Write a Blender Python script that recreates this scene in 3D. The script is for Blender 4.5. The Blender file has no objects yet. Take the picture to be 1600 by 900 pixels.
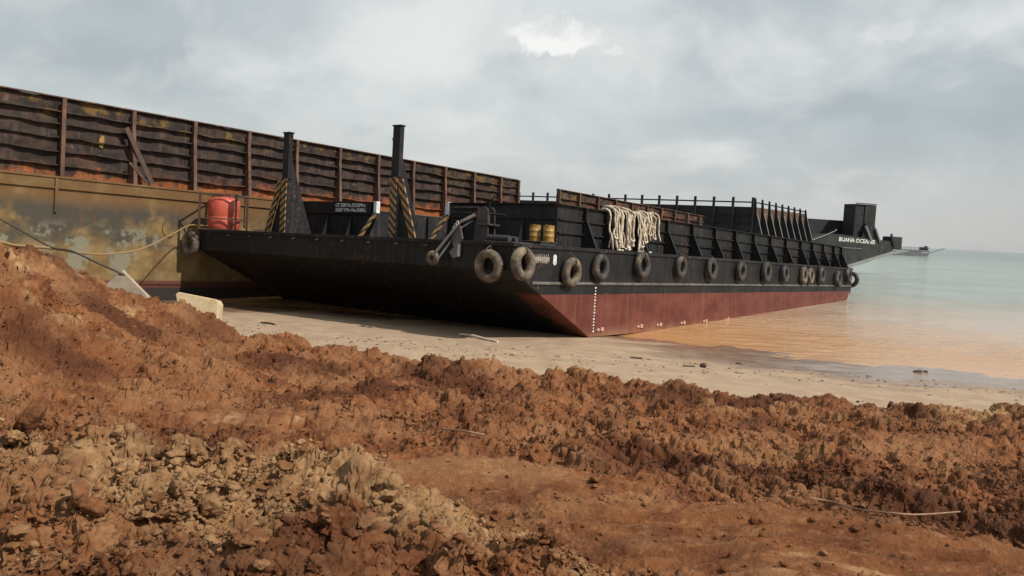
import bpy, bmesh, math, random
import numpy as np
from mathutils import Matrix, Vector
R = math.radians
random.seed(7)
scene = bpy.context.scene
col = scene.collection

# ------------------------------------------------------------------ camera
ROLL, PITCH = R(3.0), R(4.26)
F = Vector((0, math.cos(PITCH), -math.sin(PITCH)))
R0 = Vector((1, 0, 0)); U0 = Vector((0, math.sin(PITCH), math.cos(PITCH)))
RR = R0*math.cos(ROLL) + U0*math.sin(ROLL); UU = -R0*math.sin(ROLL) + U0*math.cos(ROLL)
cd = bpy.data.cameras.new('camera'); cam = bpy.data.objects.new('camera', cd); col.objects.link(cam)
cd.sensor_width = 36; cd.lens = 29.25; cd.clip_start = .05; cd.clip_end = 20000
cam.matrix_world = Matrix(((RR.x, UU.x, -F.x, 0), (RR.y, UU.y, -F.y, 0), (RR.z, UU.z, -F.z, 0), (0, 0, 0, 1)))
scene.camera = cam
scene.view_settings.view_transform = 'Standard'; scene.view_settings.look = 'None'
scene.view_settings.exposure = 0.0; scene.view_settings.gamma = 1
scene.view_settings.use_curve_mapping = False
scene.render.resolution_x = 1024; scene.render.resolution_y = 576

# ------------------------------------------------------------------ sun
SUN = Vector((.60, -.375, .66)).normalized()
sl = bpy.data.lights.new('sun', 'SUN'); sl.energy = 4.9; sl.angle = R(0.9); sl.color = (1, .93, .82)
so = bpy.data.objects.new('sun', sl); col.objects.link(so)
so.rotation_euler = SUN.to_track_quat('Z', 'Y').to_euler()

# ------------------------------------------------------------------ node helper
class NT:
    def __init__(s, tree): s.t = tree; s.n = tree.nodes; s.l = tree.links
    def new(s, ty, **kw):
        n = s.n.new(ty)
        for k, v in kw.items(): setattr(n, k, v)
        return n
    def put(s, sock, v):
        if isinstance(v, bpy.types.NodeSocket): s.l.new(v, sock)
        elif v is not None:
            if sock.type == 'RGBA' and len(v) == 3: v = (*v, 1)
            sock.default_value = v
    def math(s, op, a, b=None, c=None, clamp=False):
        n = s.new('ShaderNodeMath', operation=op, use_clamp=clamp)
        s.put(n.inputs[0], a); s.put(n.inputs[1], b) if b is not None else None
        if c is not None: s.put(n.inputs[2], c)
        return n.outputs[0]
    def vm(s, op, a, b=None):
        n = s.new('ShaderNodeVectorMath', operation=op); s.put(n.inputs[0], a)
        if b is not None: s.put(n.inputs[1], b)
        return n.outputs['Value'] if op in ('DOT_PRODUCT', 'LENGTH', 'DISTANCE') else n.outputs[0]
    def noise(s, vec, scale, detail=4, rough=.55, dist=0, out=0):
        n = s.new('ShaderNodeTexNoise'); s.put(n.inputs['Vector'], vec)
        n.inputs['Scale'].default_value = scale; n.inputs['Detail'].default_value = detail
        n.inputs['Roughness'].default_value = rough; n.inputs['Distortion'].default_value = dist
        return n.outputs[out]
    def mapr(s, v, a, b, c=0., d=1., smooth=True):
        n = s.new('ShaderNodeMapRange'); n.interpolation_type = 'SMOOTHSTEP' if smooth else 'LINEAR'
        s.put(n.inputs[0], v)
        for i, q in enumerate((a, b, c, d)): n.inputs[i+1].default_value = q
        return n.outputs[0]
    def mix(s, f, a, b, blend='MIX'):
        n = s.new('ShaderNodeMix', data_type='RGBA', blend_type=blend)
        s.put(n.inputs[0], f); s.put(n.inputs[6], a); s.put(n.inputs[7], b)
        return n.outputs[2]
    def scalev(s, vec, xyz, off=(0, 0, 0)):
        n = s.new('ShaderNodeMapping'); s.put(n.inputs[0], vec); n.inputs['Scale'].default_value = xyz
        n.inputs['Location'].default_value = off
        return n.outputs[0]
    def sep(s, vec):
        n = s.new('ShaderNodeSeparateXYZ'); s.put(n.inputs[0], vec); return n.outputs
    def bump(s, h, strength=.3, dist=.02, normal=None):
        n = s.new('ShaderNodeBump'); s.put(n.inputs['Height'], h)
        n.inputs['Strength'].default_value = strength; n.inputs['Distance'].default_value = dist
        if normal is not None: s.put(n.inputs['Normal'], normal)
        return n.outputs[0]

def material(name):
    m = bpy.data.materials.new(name); m.use_nodes = True
    nt = NT(m.node_tree); b = nt.n['Principled BSDF']
    tc = nt.new('ShaderNodeTexCoord')
    return m, nt, b, tc.outputs['Object']

# ------------------------------------------------------------------ world
w = bpy.data.worlds.new('World'); scene.world = w; w.use_nodes = True
nt = NT(w.node_tree); bg = nt.n['Background']; out = nt.n['World Output']
sky = nt.new('ShaderNodeTexSky', sky_type='NISHITA', sun_disc=False)
sky.sun_elevation = math.asin(SUN.z); sky.sun_rotation = math.atan2(SUN.x, SUN.y)
sky.air_density = 1.4; sky.dust_density = 3
nt.put(bg.inputs[0], sky.outputs[0]); bg.inputs[1].default_value = .10
D = nt.new('ShaderNodeTexCoord').outputs['Generated']
sx, sy, sz = nt.sep(D)
den = nt.math('ADD', nt.math('MAXIMUM', sz, 0.0), .42)
cv = nt.new('ShaderNodeCombineXYZ')
nt.put(cv.inputs[0], nt.math('DIVIDE', sx, den)); nt.put(cv.inputs[1], nt.math('DIVIDE', sy, den))
cv = cv.outputs[0]
n1 = nt.noise(cv, 1.05, 6, .50, .3); n2 = nt.noise(nt.scalev(cv, (1, 1, 1), (4.3, 1.7, 0)), 2.3, 7, .52, .3)
n3 = nt.noise(nt.scalev(cv, (1, .8, 1), (9, 3, 0)), 4.6, 7, .5, .6)
base = nt.mix(nt.mapr(n1, .38, .60), (.50, .56, .59), (.74, .775, .775))
base = nt.mix(nt.math('MULTIPLY', nt.mapr(n2, .48, .68), .8), base, (.88, .89, .875))
base = nt.mix(nt.math('MULTIPLY', nt.mapr(n2, .49, .35), .75), base, (.43, .485, .52))
base = nt.mix(nt.math('MULTIPLY', nt.mapr(n3, .50, .68), .4), base, (.90, .895, .86))
# towards the horizon the cloud sheet turns to an even pale grey
base = nt.mix(nt.mapr(sz, .15, -.01, 0, .80), base, (.62, .64, .63))
base = nt.mix(nt.math('MULTIPLY', nt.mapr(sz, .12, -.01), nt.mapr(sx, .25, .6, 0, .7)), base, (.545, .53, .515))
# brighter centre/right, duller left
base = nt.mix(nt.mapr(sx, .0, -.7, 0, .40), base, (.47, .515, .53))
# two small sunlit cumulus heads
def puff(base, d, rx, rz, colr, amt, seed):
    wv = nt.noise(nt.scalev(D, (1, 1, 1), (seed, 0, 0)), 14, 6, .6, 0, 1)
    wv = nt.vm('SCALE', nt.vm('SUBTRACT', wv, (.5, .5, .5))); wv.node.inputs['Scale'].default_value = .085
    dd = nt.vm('ADD', nt.vm('SUBTRACT', D, d), wv)
    a, b_, c = nt.sep(dd)
    u = nt.math('DIVIDE', a, rx); c2 = nt.math('DIVIDE', c, rz)
    low = nt.math('MULTIPLY', nt.math('MINIMUM', c2, 0), 1.2)
    c2 = nt.math('ADD', c2, low)
    r = nt.math('SQRT', nt.math('ADD', nt.math('MULTIPLY', u, u), nt.math('MULTIPLY', c2, c2)))
    f = nt.mapr(nt.math('ADD', r, nt.math('MULTIPLY', nt.math('SUBTRACT', n3, .5), .8)), 1.08, .55); f = nt.math('MULTIPLY', f, amt)
    return nt.mix(f, base, colr)
base = puff(base, (.035, .975, .212), .064, .027, (1.0, 1.0, .97), 1.0, 0)
base = puff(base, (.098, .973, .211), .022, .014, (.88, .88, .84), .8, 3)
base = puff(base, (-.022, .978, .210), .012, .006, (.80, .82, .80), .7, 5)
base = puff(base, (.385, .895, .222), .035, .022, (.88, .88, .86), .35, 8)
bg2 = nt.new('ShaderNodeBackground'); nt.put(bg2.inputs[0], base); bg2.inputs[1].default_value = .99
ms = nt.new('ShaderNodeMixShader'); ms.inputs[0].default_value = .90
nt.l.new(bg.outputs[0], ms.inputs[1]); nt.l.new(bg2.outputs[0], ms.inputs[2]); nt.l.new(ms.outputs[0], out.inputs[0])

# ------------------------------------------------------------------ object helpers
def tag(o, label=None, cat=None, group=None, kind=None):
    if label: o['label'] = label
    if cat: o['category'] = cat
    if group: o['group'] = group
    if kind: o['kind'] = kind
    return o
def empty(name, mat=None, parent=None):
    o = bpy.data.objects.new(name, None); o.empty_display_size = .2; col.objects.link(o)
    if mat is not None: o.matrix_world = mat
    if parent: o.parent = parent
    return o
class MB:
    """collects shapes for one mesh, in the coordinates it is given, shifted by off"""
    def __init__(s, off=(0, 0, 0)): s.v = []; s.f = []; s.sm = []; s.off = Vector(off)
    def add(s, vs, fs, smooth=False):
        k = len(s.v); s.v += [Vector(v) - s.off for v in vs]
        s.f += [tuple(i+k for i in f) for f in fs]; s.sm += [smooth]*len(fs); return s
    def box(s, a, b):
        x0, y0, z0 = a; x1, y1, z1 = b
        vs = [(x0, y0, z0), (x1, y0, z0), (x1, y1, z0), (x0, y1, z0), (x0, y0, z1), (x1, y0, z1), (x1, y1, z1), (x0, y1, z1)]
        return s.add(vs, [(3, 2, 1, 0), (4, 5, 6, 7), (0, 1, 5, 4), (1, 2, 6, 5), (2, 3, 7, 6), (3, 0, 4, 7)])
    def obox(s, c, half, M):
        """oriented box: centre, half sizes, 3 axis vectors"""
        c = Vector(c); ax = [Vector(m)*h for m, h in zip(M, half)]
        vs = [c + ax[0]*i + ax[1]*j + ax[2]*k for k in (-1, 1) for (i, j) in ((-1, -1), (1, -1), (1, 1), (-1, 1))]
        return s.add(vs, [(3, 2, 1, 0), (4, 5, 6, 7), (0, 1, 5, 4), (1, 2, 6, 5), (2, 3, 7, 6), (3, 0, 4, 7)])
    def bar(s, p, q, w, h, up=(0, 0, 1)):
        p = Vector(p); q = Vector(q); d = (q-p); L = d.length; d = d/L; up = Vector(up)
        if abs(d.dot(up)) > .98: up = Vector((1, 0, 0))
        a = d.cross(up).normalized(); b = a.cross(d).normalized()
        return s.obox((p+q)/2, (L/2, w/2, h/2), (d, a, b))
    def prism(s, poly, axis, a, b):
        """poly in the two other axes (order xyz minus axis), extruded a..b along axis"""
        n = len(poly); vs = []
        for t in (a, b):
            for (u, v) in poly:
                vs.append({'x': (t, u, v), 'y': (u, t, v), 'z': (u, v, t)}[axis])
        fs = [tuple(range(n)), tuple(range(2*n-1, n-1, -1))] + [(i, i+n, (i+1) % n+n, (i+1) % n) for i in range(n)]
        return s.add(vs, fs)
    def tube(s, pts, r, n=8, twist=0, tw_amp=0, caps=True):
        pts = [Vector(p) for p in pts]; rings = []; sdist = 0; nrm = None
        for i, p in enumerate(pts):
            t = (pts[min(i+1, len(pts)-1)] - pts[max(i-1, 0)]).normalized()
            if nrm is None:
                nrm = t.orthogonal().normalized()
            nrm = (nrm - t*nrm.dot(t)).normalized(); b = t.cross(nrm)
            if i: sdist += (p-pts[i-1]).length
            rr = r[i] if isinstance(r, (list, tuple)) else r
            ring = []
            for k in range(n):
                th = 2*math.pi*k/n
                q = rr*(1 + tw_amp*math.cos(3*(th - twist*sdist)))
                ring.append(p + nrm*math.cos(th)*q + b*math.sin(th)*q)
            rings.append(ring)
        vs = [v for rg in rings for v in rg]; m = len(rings)
        fs = [(i*n+k, i*n+(k+1) % n, (i+1)*n+(k+1) % n, (i+1)*n+k) for i in range(m-1) for k in range(n)]
        s.add(vs, fs, True)
        if caps: s.add(rings[0], [tuple(range(n-1, -1, -1))]); s.add(rings[-1], [tuple(range(n))])
        return s
    def cyl(s, p, q, r, n=24, r2=None):
        return s.tube([p, q], [r, r if r2 is None else r2], n)
    def build(s, name, mat, parent=None, bevel=0):
        me = bpy.data.meshes.new(name); me.from_pydata([tuple(v) for v in s.v], [], s.f)
        me.polygons.foreach_set('use_smooth', s.sm); me.materials.append(mat); me.validate(); me.update()
        bm = bmesh.new(); bm.from_mesh(me); bmesh.ops.recalc_face_normals(bm, faces=bm.faces); bm.to_mesh(me); bm.free()
        o = bpy.data.objects.new(name, me); col.objects.link(o)
        if parent: o.parent = parent
        if bevel:
            b = o.modifiers.new('bevel', 'BEVEL'); b.width = bevel; b.segments = 2; b.limit_method = 'ANGLE'
        return o
def copy_tree(o, parent=None):
    c = o.copy(); col.objects.link(c)
    if parent: c.parent = parent
    for ch in list(o.children): copy_tree(ch, c)
    return c
def text_mesh(name, body, size, mat, parent, M, extrude=.006, bold=0):
    cu = bpy.data.curves.new(name, 'FONT'); cu.body = body; cu.size = size; cu.extrude = extrude; cu.offset = bold
    cu.align_x = 'LEFT'; cu.resolution_u = 3
    to = bpy.data.objects.new(name, cu); col.objects.link(to)
    dg = bpy.context.evaluated_depsgraph_get(); dg.update()
    me = bpy.data.meshes.new_from_object(to.evaluated_get(dg)); bpy.data.objects.remove(to)
    me.transform(M); me.materials.clear(); me.materials.append(mat); me.name = name
    o = bpy.data.objects.new(name, me); col.objects.link(o); o.parent = parent
    return o
def fr(yaw, trim, lst):
    d = Vector((math.sin(yaw)*math.cos(trim), math.cos(yaw)*math.cos(trim), -math.sin(trim)))
    p = Vector((0, 0, 1)).cross(d).normalized(); u = d.cross(p)
    p2 = p*math.cos(lst) + u*math.sin(lst); return d, p2, d.cross(p2)
def frame_matrix(axes, origin):
    d, p, u = axes; o = origin
    return Matrix(((d.x, p.x, u.x, o[0]), (d.y, p.y, u.y, o[1]), (d.z, p.z, u.z, o[2]), (0, 0, 0, 1)))
def inv_off(axes, origin, off):
    d, p, u = axes; return Vector(origin) + d*off[0] + p*off[1] + u*off[2]

# ------------------------------------------------------------------ materials
def steel(name, c1, c2, rust=.15, rough=.5, zred=None, red=(.088, .022, .015), streak=1.0, bumps=.35, low=None, rustc=(.12, .05, .028), spec=.25):
    m, nt, b, P = material(name)
    n = nt.noise(P, .9, 6, .6); c = nt.mix(nt.mapr(n, .35, .68), c1, c2)
    st = nt.noise(nt.scalev(P, (2.6, 2.6, .22)), 1.6, 6, .62)
    c = nt.mix(nt.math('MULTIPLY', nt.mapr(st, .52, .74), .55*streak), c, tuple(min(1, x*1.9+.012) for x in c2))
    sp = nt.noise(P, 5.5, 8, .68, .3)
    big = nt.noise(nt.scalev(P, (1, 1, .5)), .5, 4, .5)
    rm = nt.math('MULTIPLY', nt.mapr(nt.math('ADD', sp, nt.math('MULTIPLY', big, .35)), .80-rust*.25, .90-rust*.18), 1.0)
    if zred is not None:
        x, y, z = nt.sep(P)
        wob = nt.math('MULTIPLY', nt.math('SUBTRACT', nt.noise(P, 1.3, 3, .5), .5), .05)
        f = nt.mapr(nt.math('ADD', z, wob), zred+.012, zred-.012)
        r1 = nt.mix(nt.mapr(nt.noise(nt.scalev(P, (.8, .8, 1.6)), .8, 7, .62), .36, .66), red, tuple(q*1.45+.006 for q in red))
        r1 = nt.mix(nt.math('MULTIPLY', nt.mapr(st, .5, .72), .35), r1, (.20, .10, .065))
        scr = nt.noise(nt.scalev(P, (.5, .5, 14)), 2.2, 5, .6)
        r1 = nt.mix(nt.math('MULTIPLY', nt.mapr(scr, .60, .70), .35), r1, (.30, .15, .10))
        if low is not None:   # shade under the raked bow painted in near-black, red kept close to the corner
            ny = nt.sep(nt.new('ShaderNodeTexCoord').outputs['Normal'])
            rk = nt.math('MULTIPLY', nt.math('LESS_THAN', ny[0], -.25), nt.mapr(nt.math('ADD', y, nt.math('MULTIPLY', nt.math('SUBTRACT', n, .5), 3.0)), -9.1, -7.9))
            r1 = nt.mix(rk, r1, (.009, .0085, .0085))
        c = nt.mix(f, c, r1)
        if low is not None:   # silt dried on the lowest metre
            lf = nt.math('MULTIPLY', nt.mapr(nt.math('ADD', z, nt.math('MULTIPLY', n, .8)), low+.9, low+.15), .62)
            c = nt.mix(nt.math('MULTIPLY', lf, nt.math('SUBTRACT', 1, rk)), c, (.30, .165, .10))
    c = nt.mix(nt.math('MULTIPLY', rm, .85), c, rustc)
    nt.put(b.inputs['Base Color'], c)
    nt.put(b.inputs['Roughness'], nt.mapr(sp, .3, .7, rough-.08, rough+.2))
    b.inputs['Specular IOR Level'].default_value = spec
    h = nt.math('ADD', nt.math('MULTIPLY', nt.noise(nt.scalev(P, (1, 1, 1)), .85, 2, .4), 1.0), nt.math('MULTIPLY', sp, .02))
    nt.put(b.inputs['Normal'], nt.bump(h, min(1, bumps*1.7), .10))
    return m
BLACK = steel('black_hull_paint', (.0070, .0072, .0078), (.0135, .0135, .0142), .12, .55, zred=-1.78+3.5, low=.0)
BLACKP = steel('black_deck_paint', (.0080, .0083, .0095), (.017, .017, .018), .16, .55)
GREYP = steel('worn_grey_steel', (.028, .029, .031), (.055, .055, .055), .25, .5)
BARF = steel('rubbing_bar_paint', (.06, .06, .06), (.13, .125, .12), .3, .45)

def plain(name, c1, c2, rough=.6, scale=6, bump=.3, bd=.01, metal=0):
    m, nt, b, P = material(name)
    n = nt.noise(P, scale, 7, .62); nt.put(b.inputs['Base Color'], nt.mix(nt.mapr(n, .32, .7), c1, c2))
    b.inputs['Roughness'].default_value = rough; b.inputs['Metallic'].default_value = metal
    nt.put(b.inputs['Normal'], nt.bump(nt.noise(P, scale*4, 5, .6), bump, bd))
    return m
WHITE = plain('chalky_white_paint', (.62, .64, .66), (.42, .43, .43), .6)
LETTER = plain('white_letter_paint', (.72, .72, .70), (.40, .40, .38), .6, 9)
FADED = plain('faded_letter_paint', (.30, .27, .24), (.10, .09, .085), .7, 14)
YELLOW = plain('dented_yellow_drum_paint', (.34, .21, .045), (.20, .10, .03), .5, 7)
ANODE = plain('zinc_anode', (.52, .34, .28), (.32, .16, .12), .6, 14)
REDTANK = plain('red_plastic', (.48, .085, .045), (.34, .06, .04), .5, 4)
RUSTF = plain('rusty_cage_steel', (.035, .022, .018), (.09, .04, .025), .7, 8)
SLAB = plain('grey_concrete', (.27, .22, .17), (.36, .30, .235), .9, 5, .5, .01)
SLAB2 = plain('pale_foam', (.52, .41, .26), (.40, .30, .18), .9, 5, .5, .012)
STICK = plain('dry_wood', (.30, .19, .11), (.18, .10, .06), .8, 12)
STONE = plain('dark_wet_stone', (.03, .02, .015), (.08, .05, .035), .55, 8, .8, .02)
DRIFT = plain('bleached_wood', (.62, .55, .45), (.40, .32, .24), .85, 9)
CABLE = plain('dark_cable', (.035, .032, .02), (.07, .055, .03), .7, 9)
ROPEY = plain('tan_mooring_rope', (.32, .20, .08), (.20, .13, .06), .8, 30)

def ropemat():
    m, nt, b, P = material('white_hawser_fibre')
    n = nt.noise(P, 3.2, 6, .6); n2 = nt.noise(P, 26, 5, .6)
    c = nt.mix(nt.mapr(n, .36, .66), (.60, .545, .45), (.33, .26, .19)); c = nt.mix(nt.math('MULTIPLY', nt.mapr(n2, .45, .68), .6), c, (.20, .125, .06))
    nt.put(b.inputs['Base Color'], c); b.inputs['Roughness'].default_value = .9
    nt.put(b.inputs['Normal'], nt.bump(n2, .7, .02)); return m
ROPE = ropemat()

def tyremat(name, c1, c2, mud, amt):
    m, nt, b, P = material(name)
    n = nt.noise(P, 5, 7, .65); c = nt.mix(nt.mapr(n, .35, .65), c1, c2)
    n2 = nt.noise(nt.scalev(P, (1, 1, 1), (3, 1, 2)), 2.2, 6, .62)
    c = nt.mix(nt.math('MULTIPLY', nt.mapr(n2, .62-amt*.35, .72-amt*.2), .85), c, mud)
    nt.put(b.inputs['Base Color'], c); b.inputs['Roughness'].default_value = .8
    nt.put(b.inputs['Normal'], nt.bump(nt.noise(P, 22, 5, .6), .5, .012)); return m
TYREM = tyremat('mud_caked_rubber', (.045, .037, .031), (.10, .078, .057), (.22, .165, .11), .5)
TYRED = tyremat('dark_rubber', (.018, .017, .017), (.05, .045, .042), (.16, .12, .09), .28)

def stripemat(name, ax, k, slope, dirt=.35):
    m, nt, b, P = material(name)
    x, y, z = nt.sep(P); q = (x, y)[ax]
    wob = nt.math('MULTIPLY', nt.noise(P, 6, 3), .05)
    v = nt.math('ADD', nt.math('ADD', nt.math('MULTIPLY', z, k), nt.math('MULTIPLY', q, slope*k)), wob)
    f = nt.math('GREATER_THAN', nt.math('FRACT', v), .52)
    yl = nt.mix(nt.mapr(nt.noise(P, 4, 6, .65), .3, .7), (.36, .20, .055), (.17, .095, .04))
    c = nt.mix(f, yl, (.015, .014, .014))
    nt.put(b.inputs['Base Color'], c); b.inputs['Roughness'].default_value = .6; return m
STRIPE_A = stripemat('yellow_black_stripes', 1, 3.4, .75)
STRIPE_B = stripemat('yellow_black_stripes_reversed', 1, 3.4, -.9)

def rustwall():
    m, nt, b, P = material('rusted_wall_plate')
    x, y, z = nt.sep(P)          # root at hull bottom amidships: deck is z=6.0, wall top 9.45
    big = nt.noise(nt.scalev(P, (1, 1, 1.3)), .34, 6, .6); mid = nt.noise(P, 1.7, 8, .66, .4); fine = nt.noise(P, 8, 8, .7)
    st = nt.noise(nt.scalev(P, (3, 3, .4)), 1.5, 6, .6)
    dark = nt.mix(nt.mapr(mid, .36, .64), (.018, .014, .013), (.050, .031, .024))
    dark = nt.mix(nt.math('MULTIPLY', nt.mapr(st, .5, .7), .5), dark, (.10, .075, .062))
    rust = nt.mix(nt.mapr(mid, .38, .66), (.065, .026, .016), (.17, .062, .028))
    # rust gains towards the foot of the wall and towards the stern
    g = nt.math('ADD', nt.math('ADD', nt.mapr(z, 9.3, 6.2, 0, .34, False), nt.mapr(x, -38, 5, -.12, .17, False)), big)
    c = nt.mix(nt.mapr(g, .66, .98), dark, rust)
    ora = nt.mix(nt.mapr(fine, .35, .65), (.33, .10, .024), (.15, .045, .016))
    c = nt.mix(nt.math('MULTIPLY', nt.mapr(nt.math('ADD', nt.math('ADD', nt.mapr(z, 7.2, 6.1, 0, .40, False), nt.mapr(x, -34, -10, -.10, .10, False)), nt.math('MULTIPLY', mid, .9)), .60, .84), .85), c, ora)
    yl = nt.math('MULTIPLY', nt.mapr(z, 8.3, 9.0), nt.mapr(nt.noise(nt.scalev(P, (1, 1, 1), (7, 0, 2)), 1.1, 8, .68), .52, .64))
    c = nt.mix(nt.math('MULTIPLY', yl, .75), c, (.17, .105, .022))
    gr = nt.mapr(nt.noise(nt.scalev(P, (1, 1, 1), (17, 4, 2)), 1.3, 8, .7), .60, .68)
    c = nt.mix(nt.math('MULTIPLY', gr, .7), c, (.13, .085, .07))
    nt.put(b.inputs['Base Color'], c); b.inputs['Roughness'].default_value = .75
    b.inputs['Specular IOR Level'].default_value = .25
    h = nt.math('ADD', nt.noise(P, 1.1, 3, .5), nt.math('MULTIPLY', fine, .06))
    nt.put(b.inputs['Normal'], nt.bump(h, .55, .10)); return m
RWALL = rustwall()
RSTIFF = steel('rusted_stiffener', (.06, .038, .03), (.13, .075, .052), .35, .6, rustc=(.2, .08, .035))
def rusthull():
    m, nt, b, P = material('weathered_ochre_hull')
    x, y, z = nt.sep(P)         # deck z=6.0, boot line z=1.55
    n1 = nt.noise(nt.scalev(P, (1, 1, 1.5)), .42, 7, .6, .3); n2 = nt.noise(nt.scalev(P, (1, 1, 1), (5, 2, 8)), 1.1, 8, .66, .2)
    st = nt.noise(nt.scalev(P, (2.2, 2.2, .18)), 1.3, 7, .65)
    c = nt.mix(nt.mapr(n2, .34, .68), (.115, .072, .028), (.215, .145, .060))
    c = nt.mix(nt.math('MULTIPLY', nt.mapr(z, 3.4, 5.6), nt.mapr(n1, .38, .56, .25, .9)), c, (.115, .060, .022))
    # dark worn band about half way up, with pale flaked patches under it
    band = nt.math('MULTIPLY', nt.mapr(z, 2.9, 3.5), nt.mapr(z, 5.3, 4.6))
    bx = nt.mapr(x, -31, -34.5, .35, 1)
    dk = nt.math('MULTIPLY', nt.math('MULTIPLY', band, bx), nt.mapr(n1, .36, .52))
    c = nt.mix(nt.math('MULTIPLY', dk, .85), c, (.034, .037, .034))
    pale = nt.math('MULTIPLY', nt.math('MULTIPLY', nt.mapr(z, 1.6, 2.2), nt.mapr(z, 4.3, 3.7)), nt.mapr(nt.noise(nt.scalev(P, (1, 1, 1), (2, 9, 1)), .95, 8, .62), .50, .56))
    c = nt.mix(nt.math('MULTIPLY', nt.math('MULTIPLY', pale, nt.mapr(x, -32.5, -35, .15, 1)), .8), c, (.175, .172, .130))
    c = nt.mix(nt.math('MULTIPLY', nt.mapr(st, .50, .70), .55), c, (.14, .060, .020))
    c = nt.mix(nt.math('MULTIPLY', nt.mapr(nt.noise(P, 6, 8, .7), .56, .70), .6), c, (.06, .035, .02))
    c = nt.mix(nt.mapr(z, 1.72, 1.58), c, (.085, .030, .020))
    c = nt.mix(nt.mapr(z, 1.36, 1.30), c, (.022, .017, .015))
    nt.put(b.inputs['Base Color'], c); b.inputs['Roughness'].default_value = .68; b.inputs['Specular IOR Level'].default_value = .3
    h = nt.math('ADD', nt.noise(P, .9, 3, .5), nt.math('MULTIPLY', n2, .2))
    nt.put(b.inputs['Normal'], nt.bump(h, .4, .08)); return m
RHULL = rusthull()
FARSTEEL = steel('far_black_steel', (.012, .013, .014), (.022, .023, .024), .1, .6)
FARRUST = steel('far_rusty_steel', (.045, .030, .024), (.13, .085, .052), .5, .6)
FARHULL = steel('far_hull_paint', (.020, .021, .021), (.038, .039, .038), .15, .6)
FARGREY = plain('far_grey_boat_paint', (.10, .105, .12), (.16, .15, .16), .6, .6)
FARPALE = plain('pale_keel_plate', (.22, .24, .225), (.15, .165, .155), .6, 1)

# ------------------------------------------------------------------ noise in numpy
_rs = np.random.RandomState(11)
PERM = _rs.permutation(4096).astype(np.int64)
def hsh(ix, iy, k=0): return PERM[(PERM[(PERM[(ix + 31*k) & 4095] + iy) & 4095] + 17*k) & 4095]
def perlin(x, y, k=0):
    ix = np.floor(x).astype(np.int64); iy = np.floor(y).astype(np.int64); fx = x-ix; fy = y-iy
    u = fx*fx*fx*(fx*(fx*6-15)+10); v = fy*fy*fy*(fy*(fy*6-15)+10)
    def g(a, b_, dx, dy):
        an = hsh(a, b_, k)*(2*np.pi/4096); return np.cos(an)*dx + np.sin(an)*dy
    n00 = g(ix, iy, fx, fy); n10 = g(ix+1, iy, fx-1, fy); n01 = g(ix, iy+1, fx, fy-1); n11 = g(ix+1, iy+1, fx-1, fy-1)
    return (n00*(1-u)+n10*u)*(1-v) + (n01*(1-u)+n11*u)*v
def fbm(x, y, oct=5, k=0, gain=.5, ridged=False):
    s = 0; a = 1; f = 1
    for i in range(oct):
        n = perlin(x*f+i*7.3, y*f-i*3.1, k+i)
        s = s + a*((.35-np.abs(n)) if ridged else n); a *= gain; f *= 2.03
    return s
def lumps(x, y, c, k, prob=.6, rmin=.25, rmax=.62, flat=.75):
    X = x/c; Y = y/c; ix = np.floor(X).astype(np.int64); iy = np.floor(Y).astype(np.int64); best = np.zeros_like(X)
    for dx in (-1, 0, 1):
        for dy in (-1, 0, 1):
            a = ix+dx; b_ = iy+dy
            h1 = hsh(a, b_, k)/4096.; h2 = hsh(a, b_, k+5)/4096.; h3 = hsh(a, b_, k+9)/4096.; h4 = hsh(a, b_, k+13)/4096.
            r = np.where(h3 < prob, rmin+(rmax-rmin)*h4, 0.001)
            an = h3*40.; ca, sa = np.cos(an), np.sin(an)
            ex = X-(a+h1); ey = Y-(b_+h2); e1 = ex*ca+ey*sa; e2 = (-ex*sa+ey*ca)*(1.+.7*h1)
            t = np.maximum(0, 1-(e1*e1+e2*e2)/(r*r)); best = np.maximum(best, r*np.sqrt(t)*flat*(t > 0))
    return best*c
class RBF:
    def __init__(s, pts, lam=.02):
        p = np.array(pts, float); s.p = p[:, :2]; n = len(p)
        K = np.linalg.norm(s.p[:, None]-s.p[None], axis=2); A = np.zeros((n+3, n+3)); A[:n, :n] = K - lam*np.eye(n)
        A[:n, n] = 1; A[:n, n+1:] = s.p; A[n, :n] = 1; A[n+1:, :n] = s.p.T
        s.w = np.linalg.solve(A, np.concatenate([p[:, 2], np.zeros(3)])); s.n = n
    def __call__(s, x, y):
        r = s.w[s.n] + s.w[s.n+1]*x + s.w[s.n+2]*y
        for (a, b_), w_ in zip(s.p, s.w[:s.n]): r = r + w_*np.sqrt((x-a)**2+(y-b_)**2)
        return r
def sstep(v, a, b_):
    t = np.clip((v-a)/(b_-a), 0, 1); return t*t*(3-2*t)
def grid_object(name, X, Y, Z, mat, attrs=None, smooth=True):
    ny, nx = X.shape; co = np.stack([X, Y, Z], -1).reshape(-1, 3).astype(np.float32)
    i = np.arange(ny-1)[:, None]*nx + np.arange(nx-1)[None]; q = np.stack([i, i+1, i+nx+1, i+nx], -1).reshape(-1, 4)
    me = bpy.data.meshes.new(name); me.vertices.add(len(co)); me.vertices.foreach_set('co', co.ravel())
    me.loops.add(q.size); me.loops.foreach_set('vertex_index', q.ravel().astype(np.int32))
    me.polygons.add(len(q)); me.polygons.foreach_set('loop_start', np.arange(0, q.size, 4, dtype=np.int32))
    me.polygons.foreach_set('loop_total', np.full(len(q), 4, dtype=np.int32))
    me.polygons.foreach_set('use_smooth', np.full(len(q), smooth))
    me.update()
    for nm, arr in (attrs or {}).items():
        a = me.attributes.new(nm, 'FLOAT', 'POINT'); a.data.foreach_set('value', arr.astype(np.float32).ravel())
    me.materials.append(mat); o = bpy.data.objects.new(name, me); col.objects.link(o); return o

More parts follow.
